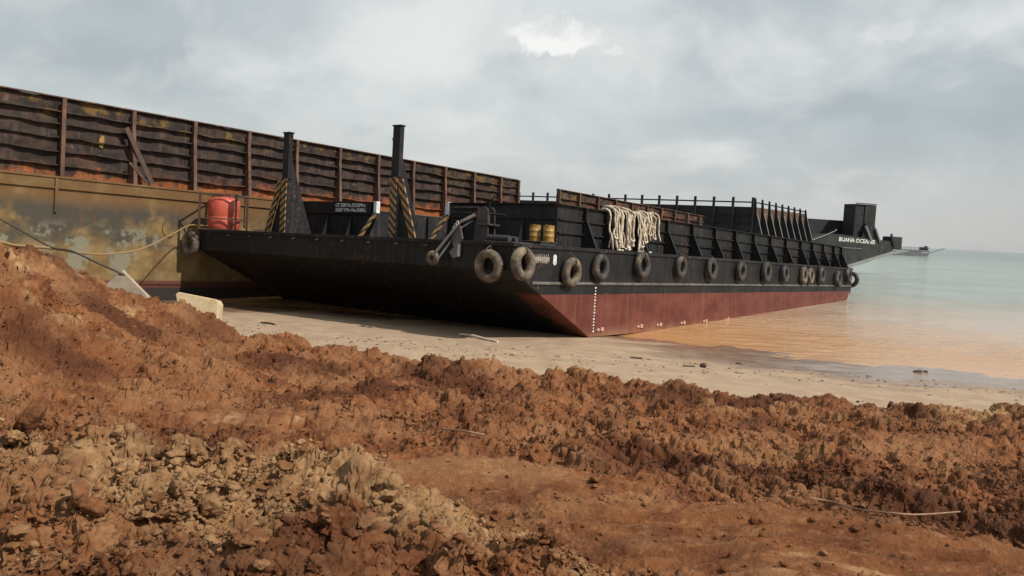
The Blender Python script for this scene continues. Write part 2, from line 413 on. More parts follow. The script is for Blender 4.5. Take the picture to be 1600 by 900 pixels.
# ------------------------------------------------------------------ sea and beach
WATER = -4.40
def seamat():
    m, nt, b, P = material('silty_sea_water')
    x, y, z = nt.sep(P)
    # distance seaward of the shore, measured across the waterline
    d = nt.math('ADD', nt.math('MULTIPLY', nt.math('SUBTRACT', x, 11.6), .47), nt.math('MULTIPLY', nt.math('SUBTRACT', y, 29.9), .88))
    d = nt.math('ADD', d, nt.math('MULTIPLY', nt.math('SUBTRACT', nt.noise(P, .05, 4), .5), 16))
    c = nt.mix(nt.mapr(d, 0, 26), (.47, .255, .105), (.43, .315, .22))
    c = nt.mix(nt.mapr(d, 14, 62), c, (.205, .25, .21))
    c = nt.mix(nt.mapr(d, 90, 700), c, (.125, .175, .175))
    nt.put(b.inputs['Base Color'], c); b.inputs['Roughness'].default_value = .12; b.inputs['IOR'].default_value = 1.33
    w1 = nt.noise(nt.scalev(P, (1, 1.7, 1)), 3.2, 4, .55, .3); w2 = nt.noise(nt.scalev(P, (1, 2.2, 1)), .55, 4, .5, .2)
    calm = nt.mapr(nt.noise(P, .07, 4), .40, .6, .25, 1.4)
    h = nt.math('ADD', nt.math('MULTIPLY', w1, .55), w2)
    w3 = nt.noise(nt.scalev(P, (1, 2.0, 1)), .10, 5, .6)
    h = nt.math('ADD', nt.math('MULTIPLY', h, calm), nt.math('MULTIPLY', w3, nt.mapr(d, 30, 500, 0, 14, False)))
    fade = nt.mapr(d, -1, 7, .12, 1.0)
    bn = nt.new('ShaderNodeBump'); nt.put(bn.inputs['Height'], h); nt.put(bn.inputs['Strength'], nt.math('MULTIPLY', fade, 1.0)); bn.inputs['Distance'].default_value = .22
    nt.put(b.inputs['Normal'], bn.outputs[0]); return m
o = MB(); o.add([(-9000, -200, WATER), (9000, -200, WATER), (9000, 14000, WATER), (-9000, 14000, WATER)], [(0, 1, 2, 3)])
tag(o.build('sea', seamat()), 'calm silty sea, orange by the shore and pale green far out', 'water', kind='structure')

shore = [(6.07, 34.71), (8.83, 33.3), (10.83, 32.13), (12.59, 31.15), (15.41, 30.32), (18.54, 29.66), (21.65, 29.18)]
wet = [(7.06, 29.83), (8.88, 28.21), (10.72, 27.27), (12.74, 27.04), (14.72, 26.81), (16.59, 26.46)]
dryp = [(6.38, 26.84), (7.91, 25.03), (9.66, 24.49), (11.33, 23.98), (13.1, 23.8), (14.56, 23.46)]
beach_pts = [(x, y, -4.40) for x, y in shore] + [(x, y, -4.355) for x, y in wet] + [(x, y, -4.25) for x, y in dryp] + [(7.4, 36.5, -4.6), (13, 45, -5.0), (25, 65, -6), (40, 34, -5.2),
    (20, 22, -4.3), (9, 24.5, -4.18), (13, 22, -4.16), (6.3, 26.2, -4.20), (2.2, 26.5, -4.17), (3.2, 32.9, -4.27), (5.0, 31.0, -4.29), (-1.8, 30.5, -4.17), (-4, 27, -4.0), (-11.5, 33, -4.22), (-11.7, 43.6, -4.5), (-14, 34, -4.3),
    (-20, 30, -4.1), (-30, 25, -3.8), (-60, 40, -4.5), (-40, 60, -5.2), (0, 60, -5.6), (60, 60, -7), (0, 14, -4.1), (15, 10, -4.0), (-15, 10, -3.9), (40, 0, -4.2), (-60, 0, -3.9), (0, -20, -3.9), (60, 100, -9), (-60, 100, -8)]
brbf = RBF(beach_pts, .05)
u = np.concatenate([-np.geomspace(90, 25, 30), np.linspace(-24.5, 30, 560), np.geomspace(30.5, 110, 30)])
v = np.concatenate([np.linspace(-30, 10, 12), np.linspace(10.5, 22, 40), np.linspace(22.1, 37, 330), np.geomspace(37.2, 110, 60)])
X, Y = np.meshgrid(u, v)
def beach_h(X, Y):
    Z = brbf(X, Y) + .030*fbm(X*.28+3, Y*.5, 3, 40) + .010*fbm(X*1.4, Y*1.4, 4, 50)
    dry = sstep(Z, -4.34, -4.22)
    Z = Z - dry*lumps(X, Y, .42, 75, .22, .12, .3, .30)
    Z = Z + dry*(.012*np.abs(fbm(X*4, Y*4, 3, 60)) + lumps(X, Y, .6, 70, .10, .05, .14, .5)*(sstep(X, 2, -6)*.8+.35))
    return Z
Z = beach_h(X, Y)
def sandmat():
    m, nt, b, P = material('beach_sand')
    x, y, z = nt.sep(P)
    n = nt.noise(P, 1.2, 8, .6); n2 = nt.noise(P, 14, 6, .7); n3 = nt.noise(nt.scalev(P, (.55, 1.3, 1), (3, 1, 0)), .55, 5, .55)
    c = nt.mix(nt.mapr(n, .34, .68), (.345, .25, .165), (.27, .185, .12))
    c = nt.mix(nt.math('MULTIPLY', nt.mapr(n2, .55, .72), .5), c, (.25, .15, .085))
    wet = nt.mapr(nt.math('ADD', z, nt.math('MULTIPLY', nt.math('SUBTRACT', n3, .5), .34)), -4.27, -4.33)
    pack = nt.mix(nt.mapr(n, .4, .6), (.19, .122, .078), (.25, .165, .108))
    c = nt.mix(wet, c, pack)
    nt.put(b.inputs['Base Color'], c)
    wet2 = nt.mapr(nt.math('ADD', z, nt.math('MULTIPLY', nt.math('SUBTRACT', n3, .5), .22)), -4.31, -4.37)
    nt.put(b.inputs['Roughness'], nt.mix(wet, (.92,)*3, nt.mix(wet2, (.55,)*3, (.14,)*3)))
    nt.put(b.inputs['Normal'], nt.bump(n2, .35, .012)); return m
tag(grid_object('beach', X, Y, Z, sandmat()), 'pale tan sand beach, wet and dark by the water', 'beach', kind='structure')

# ------------------------------------------------------------------ mud bank
crest = [(-11.35, 14.0, -0.56), (-10.08, 14.5, -0.6), (-9.27, 15.0, -0.82), (-8.86, 15.5, -0.9), (-8.65, 16.0, -1.1), (-8.26, 17.0, -1.75), (-7.56, 17.5, -1.97), (-7.07, 18.0, -2.08), (-6.4, 18.5, -2.52), (-4.96, 18.5, -2.68), (-2.79, 18.5, -3.0), (-1.32, 18.0, -2.93), (-0.33, 18.0, -2.99), (1.45, 17.5, -2.96), (2.74, 17.0, -3.01), (3.95, 16.5, -3.03), (5.08, 16.0, -3.05), (5.76, 15.5, -2.81), (6.38, 15.5, -2.98), (7.34, 15.5, -3.0), (8.27, 15.0, -2.89), (8.97, 15.0, -2.79), (9.68, 15.0, -2.95), (12.98, 15.0, -3.13)]
pre = [(-8.47, 13.7, -1.0), (-7.41, 12.0, -1.08), (-8.12, 14.2, -1.09), (-7.14, 12.5, -1.17), (-7.95, 14.7, -1.28), (-7.02, 13.0, -1.36), (-7.63, 15.7, -1.91), (-6.8, 14.0, -1.95), (-6.99, 16.2, -2.13), (-6.25, 14.5, -2.15), (-6.56, 16.7, -2.24), (-5.88, 15.0, -2.27), (-5.94, 17.2, -2.67), (-5.35, 15.5, -2.67), (-4.6, 17.2, -2.7), (-4.14, 15.5, -2.7), (-2.59, 17.2, -3.0), (-2.32, 15.5, -2.97), (-1.21, 16.7, -2.92), (-1.08, 15.0, -2.89), (-0.3, 16.7, -2.98), (-0.26, 15.0, -2.94), (1.35, 16.2, -2.94), (1.22, 14.5, -2.89), (2.54, 15.7, -2.97), (2.28, 14.0, -2.89), (3.65, 15.2, -2.98), (3.26, 13.5, -2.88), (4.68, 14.7, -2.99), (4.16, 13.0, -2.87), (5.29, 14.2, -2.76), (4.67, 12.5, -2.64), (5.86, 14.2, -2.9), (5.17, 12.5, -2.77), (6.74, 14.2, -2.92), (5.95, 12.5, -2.79), (7.57, 13.7, -2.81), (6.65, 12.0, -2.67), (8.21, 13.7, -2.72), (7.21, 12.0, -2.59), (8.86, 13.7, -2.87), (7.78, 12.0, -2.72)]
mid = [(-8.34, 12.0, -1.61), (-7.02, 13.0, -1.84), (-4.99, 13.0, -2.35), (-2.37, 10.5, -2.47), (-0.81, 11.5, -2.61), (1.03, 12.0, -2.63), (2.68, 11.0, -2.66), (4.02, 10.0, -2.65), (5.85, 10.5, -2.7), (6.1, 9.0, -2.54), (-5.07, 11.0, -2.46), (-2.98, 9.8, -2.46), (-1.29, 8.8, -2.50), (0.1, 8.8, -2.52), (-0.49, 7.5, -2.42), (0.35, 6.5, -2.26), (1.19, 7.0, -2.28), (0.97, 5.6, -2.14), (2.23, 6.8, -2.27), (3.07, 6.3, -2.15), (1.67, 5.0, -2.03), (2.96, 5.2, -2.05), (4.12, 6.4, -2.18), (4.81, 6.0, -2.09), (-4.6, 7.2, -2.3), (-3.5, 7.0, -2.35), (-2.4, 6.8, -2.38), (-1.2, 6.6, -2.38), (-.3, 5.9, -2.3), (.4, 5.3, -2.18), (1.2, 4.9, -2.1), (-3.2, 8.4, -2.42), (-6, 8, -2.0)]
ridge = [(-4.04, 5.5, -1.44), (-3.39, 5.5, -1.41), (-2.73, 5.3, -1.4), (-2.19, 5.2, -1.50), (-1.61, 5.6, -1.52), (-0.97, 5.5, -1.58), (-0.41, 5.0, -1.60), (-0.11, 4.5, -1.68), (0.25, 4.4, -1.76), (0.64, 4.4, -1.83), (-1.5, 4.6, -1.62), (-.9, 4.4, -1.62)]
near = [(-2.09, 3.9, -1.55), (-1.4, 3.7, -1.56), (-0.75, 3.4, -1.55), (-0.35, 3.5, -1.56), (-1.97, 3.2, -1.55), (-3.1, 4.0, -1.57), (0, 2, -1.65), (2, 3, -1.8), (4, 3, -1.9), (-4, 2, -1.6), (8, 5, -2.1), (12, 8, -2.6), (-10, 8, -1.4), (-14, 12, -.7), (0, -1, -1.7)]
foot = [(x+(.0 if x < 6 else .2), y+(1.6 if x > -5.5 else 1.9), -4.6) for x, y, z in crest[5:]] + [(-9.2, 19.5, -3.9), (-10.6, 19.8, -3.5), (-12, 21, -3.6)] + [(x, y+4, -5.6) for x, y, z in crest[5::2]] + [(16, 16, -4.6), (18, 12, -4.6)]
mrbf = RBF(crest+pre+mid+ridge+near+foot, .015)
def gauss(x, y, cx, cy, sx_, sy_, rot=0):
    c, s = math.cos(rot), math.sin(rot); a = (x-cx)*c+(y-cy)*s; b_ = -(x-cx)*s+(y-cy)*c
    return np.exp(-(a/sx_)**2-(b_/sy_)**2)
def smooth_w(x, y):
    w = gauss(x, y, -.3, 8.0, 1.9, .85, -.12) + gauss(x, y, 1.9, 6.0, 2.2, .95, -.22) + .8*gauss(x, y, -2.6, 10.0, 1.5, .5) + 1.0*gauss(x, y, 2.6, 4.7, 1.9, .8, -.1) + .5*gauss(x, y, 5.5, 11.3, 1.6, .5)
    return np.clip(w*1.25, 0, 1)
def mud_parts(x, y):
    base = mrbf(x, y)
    wx = x + .10*perlin(x*2.1, y*2.1, 80) + .03*perlin(x*9, y*9, 81); wy = y + .10*perlin(x*2.1+9, y*2.1, 82) + .03*perlin(x*9+3, y*9, 83)
    s = smooth_w(x, y); r = 1-.93*s
    heap = sstep(fbm(x*.45+2, y*.45, 3, 90), -.35, .45)
    near_w = sstep(y, 6.5, 4.8)*sstep(x, 1.2, -.1)
    h = .19*fbm(x*.75, y*.75, 3, 100)*(.35+.65*r)
    bil = lambda f, o, k, g=.5: -fbm(wx*f, wy*f, o, k, g, True)          # rounded heads, sharp creases
    h = h + r*(.33*bil(1.6, 4, 110, .52))*(.5+.7*heap)
    pk = .5+.8*sstep(fbm(x*1.1+7, y*1.1, 3, 155), -.3, .4)
    l0 = lumps(wx, wy, .62, 120, .55, .2, .55, .60); l1 = lumps(wx, wy, .30, 130, .6, .2, .58, .70)
    l4 = lumps(wx, wy, .21, 156, .5, .2, .6, .8)
    h = h + r*(l0*(.20+.50*near_w+.25*heap) + l1*(.25+.45*near_w) + pk*(l4*.35))
    h = h + (.006+.010*r)*fbm(x*7, y*7, 3, 160, .5)
    h = h + r*(.035-.04*near_w)
    # scraped streaks left by the blade
    a = -.13; xs = x*math.cos(a)+y*math.sin(a); ys = -x*math.sin(a)+y*math.cos(a)
    h = h + s*(.085*fbm(xs*.33+.3*perlin(x*.8, y*.8, 185), ys*3.6, 4, 180, .6, True) + .05*fbm(xs*.8, ys*9, 3, 190, .6, True) - .05*gauss(x, y, .9, 7.3, 3.0, .13, -.16) - .05*gauss(x, y, 1.5, 6.2, 3.0, .12, -.18) + .4*lumps(wx, wy, .11, 200, .22, .1, .4, .7))
    wav = ys + .05*perlin(xs*.7, ys*.3, 195) + .010*perlin(xs*5, ys*5, 196); gr = 0
    for q, y0 in enumerate(np.cumsum([4.35, .11, .17, .10, .22, .13, .12, .25, .14, .12, .19, .28, .15, .13, .24, .16, .30, .14, .18, .26, .15, .2, .3, .16])):
        gr = gr + (.5+.5*((q*7) % 5)/4)*np.exp(-((wav-y0)/.045)**2)*sstep(perlin(xs*.35+q*3.7, xs*0, 197), -.25, .15)
    h = h - s*.085*gr
    tr = gauss(x, y, -2.7, 10.0, .95, .38)
    h = h - tr*.05*np.maximum(0, np.cos((x*.99+y*.1)*2*np.pi/.27))**4
    # dug hollows
    h = h - .28*gauss(x, y, 4.4, 6.5, .5, .4) + .26*gauss(x, y, 3.6, 7.5, .5, .3) - .16*gauss(x, y, -2.75, 4.85, .30, .20) - .22*gauss(x, y, -.05, 4.25, .10, .12) - .14*gauss(x, y, -1.15, 4.45, .3, .13, .3)
    h = h - .2*gauss(x, y, -2.3, 9.9, .6, .22, -.1) - .25*gauss(x, y, -5.2, 14.2, .5, .5)
    return base, h, r
def mud_h(x, y):
    b_, h, r = mud_parts(x, y); return b_+h
def mud_tint(x, y):
    n = fbm(x*1.3, y*1.3, 4, 210, .6); n2 = fbm(x*.5+5, y*.5, 3, 220)
    buff = (1.0*gauss(x, y, -.85, 5.2, .75, .42, -.45) + .9*gauss(x, y, -.25, 4.65, .35, .22, -.9) + .75*gauss(x, y, -1.9, 4.9, 1.1, .65) + .5*gauss(x, y, .1, 4.2, .5, .25) + .50*gauss(x, y, -2.0, 4.2, 1.7, 1.0) + .45*gauss(x, y, -9.0, 14.2, 1.6, 2.2) + .25*gauss(x, y, -6.8, 11.5, 1.8, 1.6) + .30*gauss(x, y, 6.5, 13.6, 2.5, 1.0) + .3*gauss(x, y, 2.2, 4.6, 1.2, .5)
            + .5*gauss(x, y, -3.3, 5.4, .5, .5) + .55*gauss(x, y, -8.0, 16.6, .75, 1.6, -.5) + .3*gauss(x, y, -5.6, 14.5, 1.5, 1.5) + .35*gauss(x, y, -2.6, 10.0, 1.1, .4) + .28*gauss(x, y, .2, 8.9, 1.3, .35, -.15))
    crest_y = np.interp(x, [-9, -6.5, -3, -.3, 2.7, 5, 8, 13], [17, 19, 19, 18, 17, 16, 15, 15])
    buff = buff + .55*sstep(y-crest_y, -1.3, .3)*sstep(x, -5, -2) + .5*gauss(x, y, 8.3, 14.4, 2.2, 1.1)
    buff = np.clip(buff + .75*n - .05, 0, 1)
    a = -.13; xs = x*math.cos(a)+y*math.sin(a); ys = -x*math.sin(a)+y*math.cos(a)
    buff = np.clip(buff + smooth_w(x, y)*(.55*fbm(xs*.4, ys*4.5, 4, 230, .6)), 0, 1)
    dark = np.clip(.35 + n2*1.1 + .5*gauss(x, y, 4.3, 6.8, .9, .9) + .3*gauss(x, y, -2, 15, 4, 2.2) + .25*gauss(x, y, 3, 9.5, 2, 1.5) - .5*smooth_w(x, y), 0, 1)
    return buff, dark
nu, nv = 1900, 1220
U, Vv = np.meshgrid(np.linspace(-1.05, 1.0, nu), np.geomspace(1.3, 24.5, nv))
X = U*(Vv+1.2)*.98; Y = Vv
base, h, r = mud_parts(X, Y); Z = base+h
bf, dk = mud_tint(X, Y)
def mudmat():
    m, nt, b, P = material('red_brown_laterite_mud')
    ab = nt.new('ShaderNodeAttribute'); ab.attribute_name = 'buff'; ad = nt.new('ShaderNodeAttribute'); ad.attribute_name = 'damp'
    n = nt.noise(P, 2.2, 8, .62, .2); n2 = nt.noise(P, 11, 8, .68); n3 = nt.noise(P, 45, 5, .7)
    red = nt.mix(nt.mapr(n, .34, .66), (.108, .035, .013), (.208, .080, .030))
    red = nt.mix(nt.mapr(nt.noise(nt.scalev(P, (1, 1, 1), (5, 5, 5)), .8, 6, .6), .42, .62, 0, .8), red, (.235, .112, .050))
    red = nt.mix(nt.math('MULTIPLY', nt.mapr(n2, .50, .68), .5), red, (.31, .165, .080))
    buf = nt.mix(nt.mapr(n2, .36, .64), (.42, .27, .140), (.255, .142, .062))
    fb = nt.mapr(nt.math('ADD', ab.outputs['Fac'], nt.math('MULTIPLY', nt.math('SUBTRACT', n, .5), 2.0)), .30, 1.0)
    c = nt.mix(nt.math('MULTIPLY', fb, .72), red, buf)
    fd = nt.mapr(nt.math('ADD', ad.outputs['Fac'], nt.math('MULTIPLY', nt.math('SUBTRACT', n, .5), 1.2)), .30, 1.0)
    c = nt.mix(nt.math('MULTIPLY', fd, .85), c, (.062, .019, .008))
    gr = nt.mapr(nt.noise(nt.scalev(P, (1, 1, 1), (2, 8, 5)), 5, 7, .7), .62, .72)
    c = nt.mix(nt.math('MULTIPLY', gr, .45), c, (.34, .20, .11))
    nt.put(b.inputs['Base Color'], c)
    nt.put(b.inputs['Roughness'], nt.mapr(n2, .3, .7, .78, .98)); b.inputs['Specular IOR Level'].default_value = .2
    hh = nt.math('ADD', nt.math('MULTIPLY', n2, 1.), nt.math('MULTIPLY', n3, .35))
    nt.put(b.inputs['Normal'], nt.bump(hh, 1.0, .035))
    # true displacement: crumbly lumps in three sizes, only where the bank is loose
    ac = nt.new('ShaderNodeAttribute'); ac.attribute_name = 'crumble'
    wv = nt.noise(P, 6, 5, .6, 0, 1); wv = nt.vm('SCALE', nt.vm('SUBTRACT', wv, (.5, .5, .5))); wv.node.inputs['Scale'].default_value = .16
    Q = nt.vm('ADD', P, wv)
    def vor(sc, lo=.0, hi=.75, off=0):
        v_ = nt.new('ShaderNodeTexVoronoi', feature='F1'); nt.put(v_.inputs['Vector'], nt.scalev(Q, (1, 1, 1), (off, 0, off))); v_.inputs['Scale'].default_value = sc
        return nt.math('SQRT', nt.math('MAXIMUM', nt.math('SUBTRACT', 1, nt.math('MULTIPLY', v_.outputs['Distance'], 1.35)), 0.0))
    zone = lambda sc, o: nt.mapr(nt.noise(nt.scalev(P, (1, 1, 1), (o, o, 0)), sc, 3), .40, .60)
    d = nt.math('MULTIPLY', nt.math('MULTIPLY', vor(4.2), zone(1.1, 1)), .080)
    d = nt.math('ADD', d, nt.math('MULTIPLY', nt.math('MULTIPLY', vor(9.5, off=3), zone(1.7, 5)), .042))
    d = nt.math('ADD', d, nt.math('MULTIPLY', nt.math('MULTIPLY', vor(21, off=6), zone(2.5, 9)), .030))
    d = nt.math('ADD', d, nt.math('MULTIPLY', vor(46, off=2), .014))
    d = nt.math('ADD', d, nt.math('MULTIPLY', nt.noise(P, 3.5, 12, .74), .13))
    d = nt.math('MULTIPLY', nt.math('SUBTRACT', d, .13), ac.outputs['Fac'])
    dn = nt.new('ShaderNodeDisplacement'); nt.put(dn.inputs['Height'], d); dn.inputs['Midlevel'].default_value = 0; dn.inputs['Scale'].default_value = 1.4
    nt.l.new(dn.outputs[0], nt.n['Material Output'].inputs['Displacement']); m.displacement_method = 'DISPLACEMENT'
    return m
MUD = mudmat()
tag(grid_object('mud_bank', X, Y, Z, MUD, {'buff': bf, 'damp': dk, 'crumble': r}, True), 'bulldozed red-brown mud bank with buff clay patches', 'mud', kind='structure')

# loose crumbs and clods: nobody could count them
def ico(sub):
    bm = bmesh.new(); bmesh.ops.create_icosphere(bm, subdivisions=sub, radius=1)
    v = np.array([q.co[:] for q in bm.verts]); f = np.array([[q.index for q in p.verts] for p in bm.faces]); bm.free(); return v, f
def clod_variants(n, sub, seed, amp=.28):
    rs = np.random.RandomState(seed); v0, f0 = ico(sub); res = []
    for i in range(n):
        v = v0.copy()
        for q in range(7):     # planar cuts give facets
            d = rs.normal(size=3); d /= np.linalg.norm(d); t = rs.uniform(.45, .85)
            k = v@d; over = np.maximum(0, k-t); v = v - over[:, None]*d*.9
        nn = perlin(v[:, 0]*2+i*3+v[:, 2], v[:, 1]*2+v[:, 2]*1.7, 300+i)+.5*perlin(v[:, 0]*5+v[:, 2]*3, v[:, 1]*5+i, 320+i)
        
        q3 = perlin(v[:, 0]*7+v[:, 2]*5+i, v[:, 1]*7-v[:, 2]*6, 340+i); q4 = perlin(v[:, 0]*15+v[:, 2]*11+i, v[:, 1]*15-v[:, 2]*13, 360+i)
        if sub >= 3: nn = nn - .42*np.abs(q3) - .22*np.abs(q4)
        v = v*(1+amp*nn[:, None]*1.6); v *= np.array([1, rs.uniform(.65, 1), rs.uniform(.5, .85)]); res.append(v)
    return res, f0
def rotm(a, b_, c):
    return np.array(Matrix.Rotation(a, 3, 'Z') @ Matrix.Rotation(b_, 3, 'X') @ Matrix.Rotation(c, 3, 'Y'))
rs = np.random.RandomState(5)
def scatter(N, ylo, yhi, smin, smax, pw, sub, seed):
    yy = np.exp(rs.uniform(math.log(ylo), math.log(yhi), N)); xx = rs.uniform(-.78, .82, N)*(yy+.6)
    keep = (rs.uniform(size=N) < (1-.80*smooth_w(xx, yy))) & (perlin(xx*1.6, yy*1.6, 400) > -.28)
    cy = np.interp(xx, [-9, -6.5, -3, -.3, 2.7, 5, 8, 13], [17, 19, 19, 18, 17, 16, 15, 15]); keep &= yy < cy+1.2
    xx, yy = xx[keep], yy[keep]; zz = mud_h(xx, yy); b1, d1 = mud_tint(xx, yy)
    var, f0 = clod_variants(10, sub, seed, .34); Vs, Fs, B_, D_ = [], [], [], []; k = 0
    for x, y, z, bb, dd in zip(xx, yy, zz, b1, d1):
        s = smin*(smax/smin)**(rs.uniform()**pw); v = (var[rs.randint(8)]*s) @ rotm(*rs.uniform(0, 6.28, 3)).T
        v = v*np.array([1, 1, .8]) + (x, y, z+s*.25); Vs.append(v); Fs.append(f0+k); k += len(v)
        B_.append(np.full(len(v), np.clip(bb+rs.uniform(-.25, .25), 0, 1))); D_.append(np.full(len(v), np.clip(dd+rs.uniform(-.3, .3), 0, 1)))
    return Vs, Fs, B_, D_
parts = [scatter(26000, 2.6, 19.5, .006, .030, 1.7, 2, 1), scatter(2400, 3.6, 19.5, .022, .085, 3.2, 3, 2), scatter(150, 2.7, 6.0, .03, .10, 2.6, 4, 3)]
Vs = np.concatenate([v for p in parts for v in p[0]]); off = 0; Fl = []
for p in parts:
    Fl += [f+off for f in p[1]]; off += sum(len(v) for v in p[0])
Fs = np.concatenate(Fl)
def trimesh(name, V_, F_, mat, attrs=None, smooth=False):
    me = bpy.data.meshes.new(name); me.vertices.add(len(V_)); me.vertices.foreach_set('co', V_.astype(np.float32).ravel())
    me.loops.add(F_.size); me.loops.foreach_set('vertex_index', F_.ravel().astype(np.int32)); me.polygons.add(len(F_))
    me.polygons.foreach_set('loop_start', np.arange(0, F_.size, 3, dtype=np.int32)); me.polygons.foreach_set('loop_total', np.full(len(F_), 3, dtype=np.int32))
    me.polygons.foreach_set('use_smooth', np.full(len(F_), smooth)); me.update(); me.materials.append(mat)
    for nm, arr in (attrs or {}).items(): me.attributes.new(nm, 'FLOAT', 'POINT').data.foreach_set('value', arr.astype(np.float32))
    return me
me = trimesh('dirt_clods', Vs, Fs, MUD, {'buff': np.concatenate([v for p in parts for v in p[2]]), 'damp': np.concatenate([v for p in parts for v in p[3]])}, True)
o = bpy.data.objects.new('dirt_clods', me); col.objects.link(o); tag(o, 'crumbled red clods scattered over the mud bank', 'soil', kind='stuff')
# big single lumps one can point at
var3, f3 = clod_variants(8, 4, 9, .22)
def lump(i, x, y, s, sc, label, bb, dd, name='earth_lump', sink=.25):
    z = float(mud_h(np.array([x]), np.array([y]))[0]); v = var3[i]*s*np.array(sc)
    nn = perlin(v[:, 0]/s*6+i, v[:, 1]/s*6+v[:, 2]/s*5, 500); v = v*(1+.05*nn[:, None])
    mesh = bpy.data.meshes.new(name); mesh.from_pydata(v.tolist(), [], f3.tolist()); mesh.materials.append(MUD)
    for nm, val in (('buff', bb), ('damp', dd)): mesh.attributes.new(nm, 'FLOAT', 'POINT').data.foreach_set('value', np.full(len(v), val, np.float32))
    mesh.polygons.foreach_set('use_smooth', np.ones(len(f3), bool)); mesh.update()
    ob = bpy.data.objects.new(name, mesh); col.objects.link(ob); ob.location = (x, y, z+s*sc[2]*(.5-sink)); ob.rotation_euler = (i*.7, i*.4, i*1.9)
    tag(ob, label, 'clod')
lump(0, -1.22, 4.05, .085, (1.2, 1, .8), 'rounded tan clod at the bottom left, below the buff clay ridge', .45, .3)
lump(1, -.92, 4.2, .085, (1.2, 1, .8), 'larger tan clod just right of the rounded one below the clay ridge', .5, .35)
lump(2, -3.0, 5.2, .12, (1.2, 1, .8), 'brown clod at the left beside a dark hollow', .25, .6)
lump(3, -2.45, 5.3, .09, (1, .8, 1), 'upright reddish clod on the left end of the clay ridge', .2, .5)
lump(4, -2.3, 9.75, .17, (1.6, .8, .45), 'flat overhanging slab of red earth with shadow below it', .2, .2)
lump(6, .25, 4.3, .075, (.8, .8, 1.1), 'pointed brown clod near the bottom centre of the bank', .2, .6)

# ------------------------------------------------------------------ black barge
AX = fr(R(35.83), R(1.708), R(-1.06)); C0 = Vector((-.022, 28.61, -.60)); OFF = (22.8, 9.15, -3.5)
bb = empty('cargo_barge', frame_matrix(AX, inv_off(AX, C0, OFF)))
tag(bb, 'black cargo barge with a red bottom, beached beside the orange water', 'barge')
def M_(): return MB(OFF)
L, B = 45.72, 18.3
prof = [(0, 0), (0, -.94), (5.45, -3.5), (42.6, -3.5), (45.72, -1.9), (45.72, 0)]
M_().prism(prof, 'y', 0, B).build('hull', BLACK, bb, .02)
m = M_(); m.box((-.06, -.06, -.10), (L+.03, -.0, .035)); m.box((-.06, .0, -.10), (0, B, .035)); m.build('deck_edge_bar', BLACKP, bb, .01)
m = M_(); m.tube([(1.2, -.01, -1.365), (L-.2, -.01, -1.365)], .065, 10); m.build('rubbing_bar', BARF, bb)
for y in np.arange(3.9, 17, 1.5): m = M_(); m.prism([(-.10, -.22), (-.001, -.22), (-.001, -.12)], 'y', y, y+.16); m.build('bow_lug', GREYP, bb)
# plate seams: raised weld beads and frames on the side
for x in np.arange(5.9, 45, 6.1): m = M_(); m.box((x, -.006, -3.4), (x+.03, .01, -.1)); m.build('weld_seam', BLACK, bb)
# cargo box round the deck
H = 1.66; XB = 4.0
m = M_(); m.box((XB, .88, 0.002), (L-.5, .92, H)); m.box((XB, .74, H), (L-.5, .94, H+.03))
for z in (.55, 1.08): m.box((XB+.05, .78, z), (L-.5, .88, z+.05))
m.build('side_wall', BLACKP, bb)
m = M_(); m.box((XB, 17.38, 0.002), (L-.5, 17.42, H)); m.box((XB, 17.36, H), (L-.5, 17.56, H+.03))
for x in np.arange(XB+2, L-1, 2.95): m.box((x, 17.2, .002), (x+.1, 17.38, H-.05))
m.build('side_wall', BLACKP, bb)
for y0, y1 in ((.92, 6.35), (10.75, 17.38)):
    m = M_(); m.box((XB, y0, .002), (XB+.04, y1, H-.0)); m.box((XB-.10, y0, H), (XB+.06, y1, H+.03)); m.box((XB-.06, y0, 1.08), (XB, y1, 1.13))
    for y in np.arange(y0+1.5, y1-.6, 1.6): m.prism([(XB, .002), (XB-.45, .002), (XB-.05, 1.05), (XB, 1.05)], 'y', y, y+.03)
    m.build('front_wall', BLACKP, bb)
m = M_(); m.box((L-.54, .92, .002), (L-.5, 17.38, H)); m.build('rear_wall', BLACKP, bb)
for x in (5.93, 7.64, 10.55, 13.57, 16.5, 19.45, 22.4, 25.4, 28.4, 31.4, 34.6, 37.3, 40.1, 42.9, 45.1):
    m = M_(); poly = [(.88, .002), (.16, .002), (.70, 1.18), (.70, H-.02), (.88, H-.02)]
    m.prism(poly, 'x', x-.012, x+.012)
    m.bar((x, .15, .03), (x, .695, 1.19), .11, .02, (0, -1, .5)); m.bar((x, .695, 1.18), (x, .695, H-.02), .02, .11)
    m.build('bracket', BLACKP, bb)
# wing end jambs: white cap over a striped raking strut
for y, ytop in ((6.42, 6.42), (10.70, 10.70)):
    s = 1; 
    m = M_(); m.box((XB-.12, y-.09, 1.18), (XB+.10, y+.09, H+.05)); j = m.build('jamb_cap', WHITE, bb)
    m = M_(); m.bar((XB-.08, y, 1.17), (XB-.62, y+.42, .01), .20, .07, (-1, 0, .4)); m.build('jamb_strut', STRIPE_A, bb)
    m = M_(); m.prism([(XB, .003), (XB-.55, .003), (XB, 1.17)], 'y', y-.11, y-.09); m.build('jamb_plate', BLACKP, bb)
